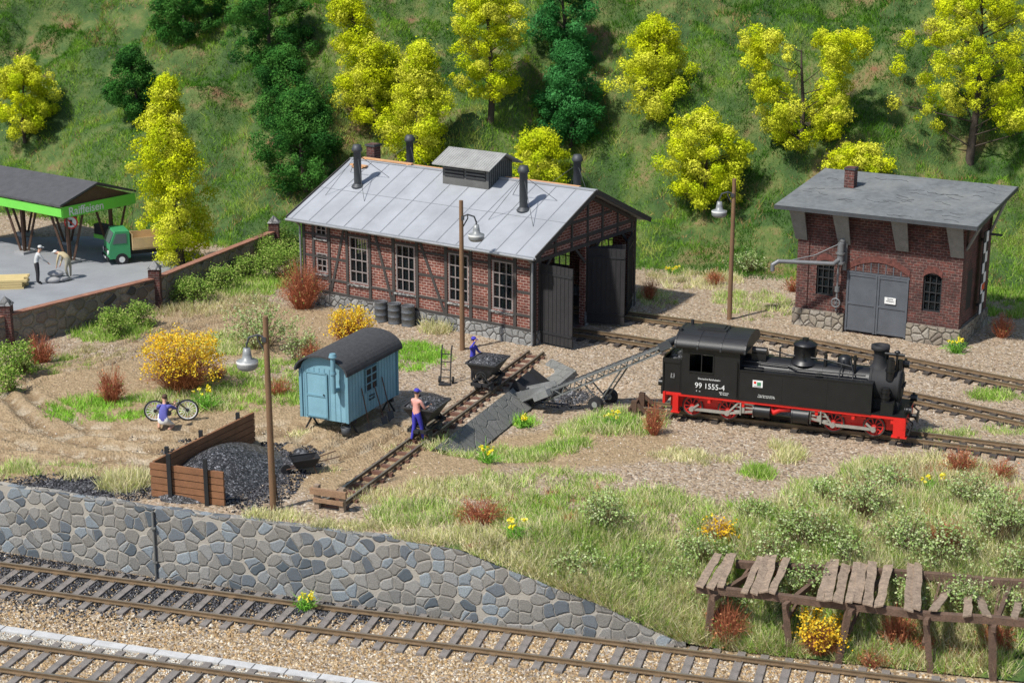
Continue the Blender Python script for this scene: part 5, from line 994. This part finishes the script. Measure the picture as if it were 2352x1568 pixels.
# ---------- ruined wooden trestle ----------
zd=-.5; f0=G(1600,1350,zd);f1=G(2420,1440,zd);b0=G(1690,1292,zd);b1=G(2420,1345,zd)
rt=root('wooden_trestle','collapsed weathered wooden trestle bridge with missing planks','trestle',(f0.x,f0.y,LOW)); L=rt.location
beamw=M('rotten_beam',(.13,.08,.055),.9,0,.5,4,.8,24)
for a,b in((f0,f1),(b0,b1)):
    m=MB(); k=6; jit=[Vector((0,random.uniform(-.05,.05),random.uniform(-.06,.06))) for _ in range(k+1)]
    for i in range(k): m.bar(a.lerp(b,i/k)-L+jit[i],a.lerp(b,(i+1)/k+.01)-L+jit[i+1],.18,.2)
    m.out('beam',beamw,rt)
for px,yw_ in((1606,.0),(1628,.06),(1652,-.05),(1712,.0),(1733,.1),(1756,-.03),(1778,.12),(1885,-.08),(1908,.05),(1930,.0),(1955,.05),(1978,-.05),(2000,.02),(2022,.08),(2088,.0),(2110,-.05),(2150,.5),(2225,.1),(2268,-.2),(2330,.3)):
    f=(px-1600)/(2420-1600); a=f0.lerp(f1,f)+Vector((random.uniform(-.03,.03),-.22+random.uniform(-.12,.08),.14)); bq=Vector((a.x+.72+yw_+random.uniform(-.08,.08),b0.lerp(b1,max(0,f-.02)).y+random.uniform(.05,.35),zd+.15+random.uniform(-.02,.07)))
    if px>2120: bq=a.lerp(bq,.75)+Vector((0,0,-.35)); a=a+Vector((0,.1,.0))
    w_=random.uniform(.19,.27); m=MB(); d=(bq-a); n=8; sd_=Vector((-d.y,d.x,0)).normalized(); vs=[]; ph=random.uniform(0,6); sk_=random.uniform(-.03,.03)
    for i in range(n+1):
        c=a+d*i/n+Vector((.012*math.sin(i*1.3+ph),0,.015*math.sin(i*.9+ph)))-L; wl=w_/2*random.uniform(.85,1.08);wr_=w_/2*random.uniform(.85,1.08); up_=Vector((0,0,.045)); tz=Vector((0,0,sk_)); e1=d.normalized()*random.uniform(-.05,.05) if i in(0,n) else Vector(); e2=d.normalized()*random.uniform(-.05,.05) if i in(0,n) else Vector()
        vs+=[c-sd_*wl-tz+e1,c+sd_*wr_+tz+e2,c+sd_*wr_+up_+tz+e2,c-sd_*wl+up_-tz+e1]
    for i in range(n):
        for j in range(4): k=(j+1)%4; m.add([vs[4*i+j],vs[4*i+k],vs[4*i+4+k],vs[4*i+4+j]],[(0,1,2,3)])
    m.add(vs[:4],[(0,1,2,3)]);m.add(vs[-4:],[(0,1,2,3)]); m.out('plank',greyw,rt)
for px in(1640,1810,1962,2135,2285):
    f=(px-1600)/(2420-1600)
    for A_,B_ in((f0,f1),(b0,b1)):
        a=A_.lerp(B_,f); gzv=gz1(a.x,a.y); m=MB(); m.bar(Vector((a.x+random.uniform(-.3,.3),a.y-.05,gzv-.2))-L,Vector((a.x,a.y,zd))-L,.17,.17); m.out('leg',beamw,rt)
    a=f0.lerp(f1,f);c=b0.lerp(b1,f); m=MB(); m.bar(Vector((a.x,a.y,zd-.9))-L,Vector((c.x,c.y,zd-.1))-L,.07,.12); m.out('brace',beamw,rt); m=MB(); m.bar(Vector((a.x-.05,a.y-.3,zd-.12))-L,Vector((c.x+.3,c.y,zd-.12))-L,.12,.15); m.out('cross_beam',beamw,rt)
# ---------- light, world, camera ----------
sun=bpy.data.objects.new('sun',bpy.data.lights.new('sun','SUN')); bpy.context.scene.collection.objects.link(sun); sd=Vector((-.62,-.48,1.05)).normalized()
sun.data.energy=5.; sun.data.angle=R(2.5); sun.data.color=(1,.965,.9); sun.rotation_euler=(-sd).to_track_quat('-Z','Y').to_euler()
w=bpy.data.worlds.new('World'); bpy.context.scene.world=w; w.use_nodes=True; nt=w.node_tree; bg=nt.nodes['Background']; sk=nt.nodes.new('ShaderNodeTexSky'); sk.sky_type='NISHITA'; sk.sun_disc=False; sk.sun_elevation=math.asin(sd.z); sk.sun_rotation=math.atan2(sd.x,sd.y)
nt.links.new(sk.outputs[0],bg.inputs[0]); bg.inputs[1].default_value=.125
cam=bpy.data.objects.new('camera',bpy.data.cameras.new('camera')); bpy.context.scene.collection.objects.link(cam); cam.location=(0,0,H); cam.rotation_euler=(math.pi/2-P0,0,0); cam.data.sensor_width=36; cam.data.lens=F/W*36; cam.data.clip_end=500
cam.data.dof.use_dof=True; cam.data.dof.focus_distance=60; cam.data.dof.aperture_fstop=.9
bpy.context.scene.camera=cam
bpy.context.scene.view_settings.view_transform='Standard'; bpy.context.scene.view_settings.look='None'
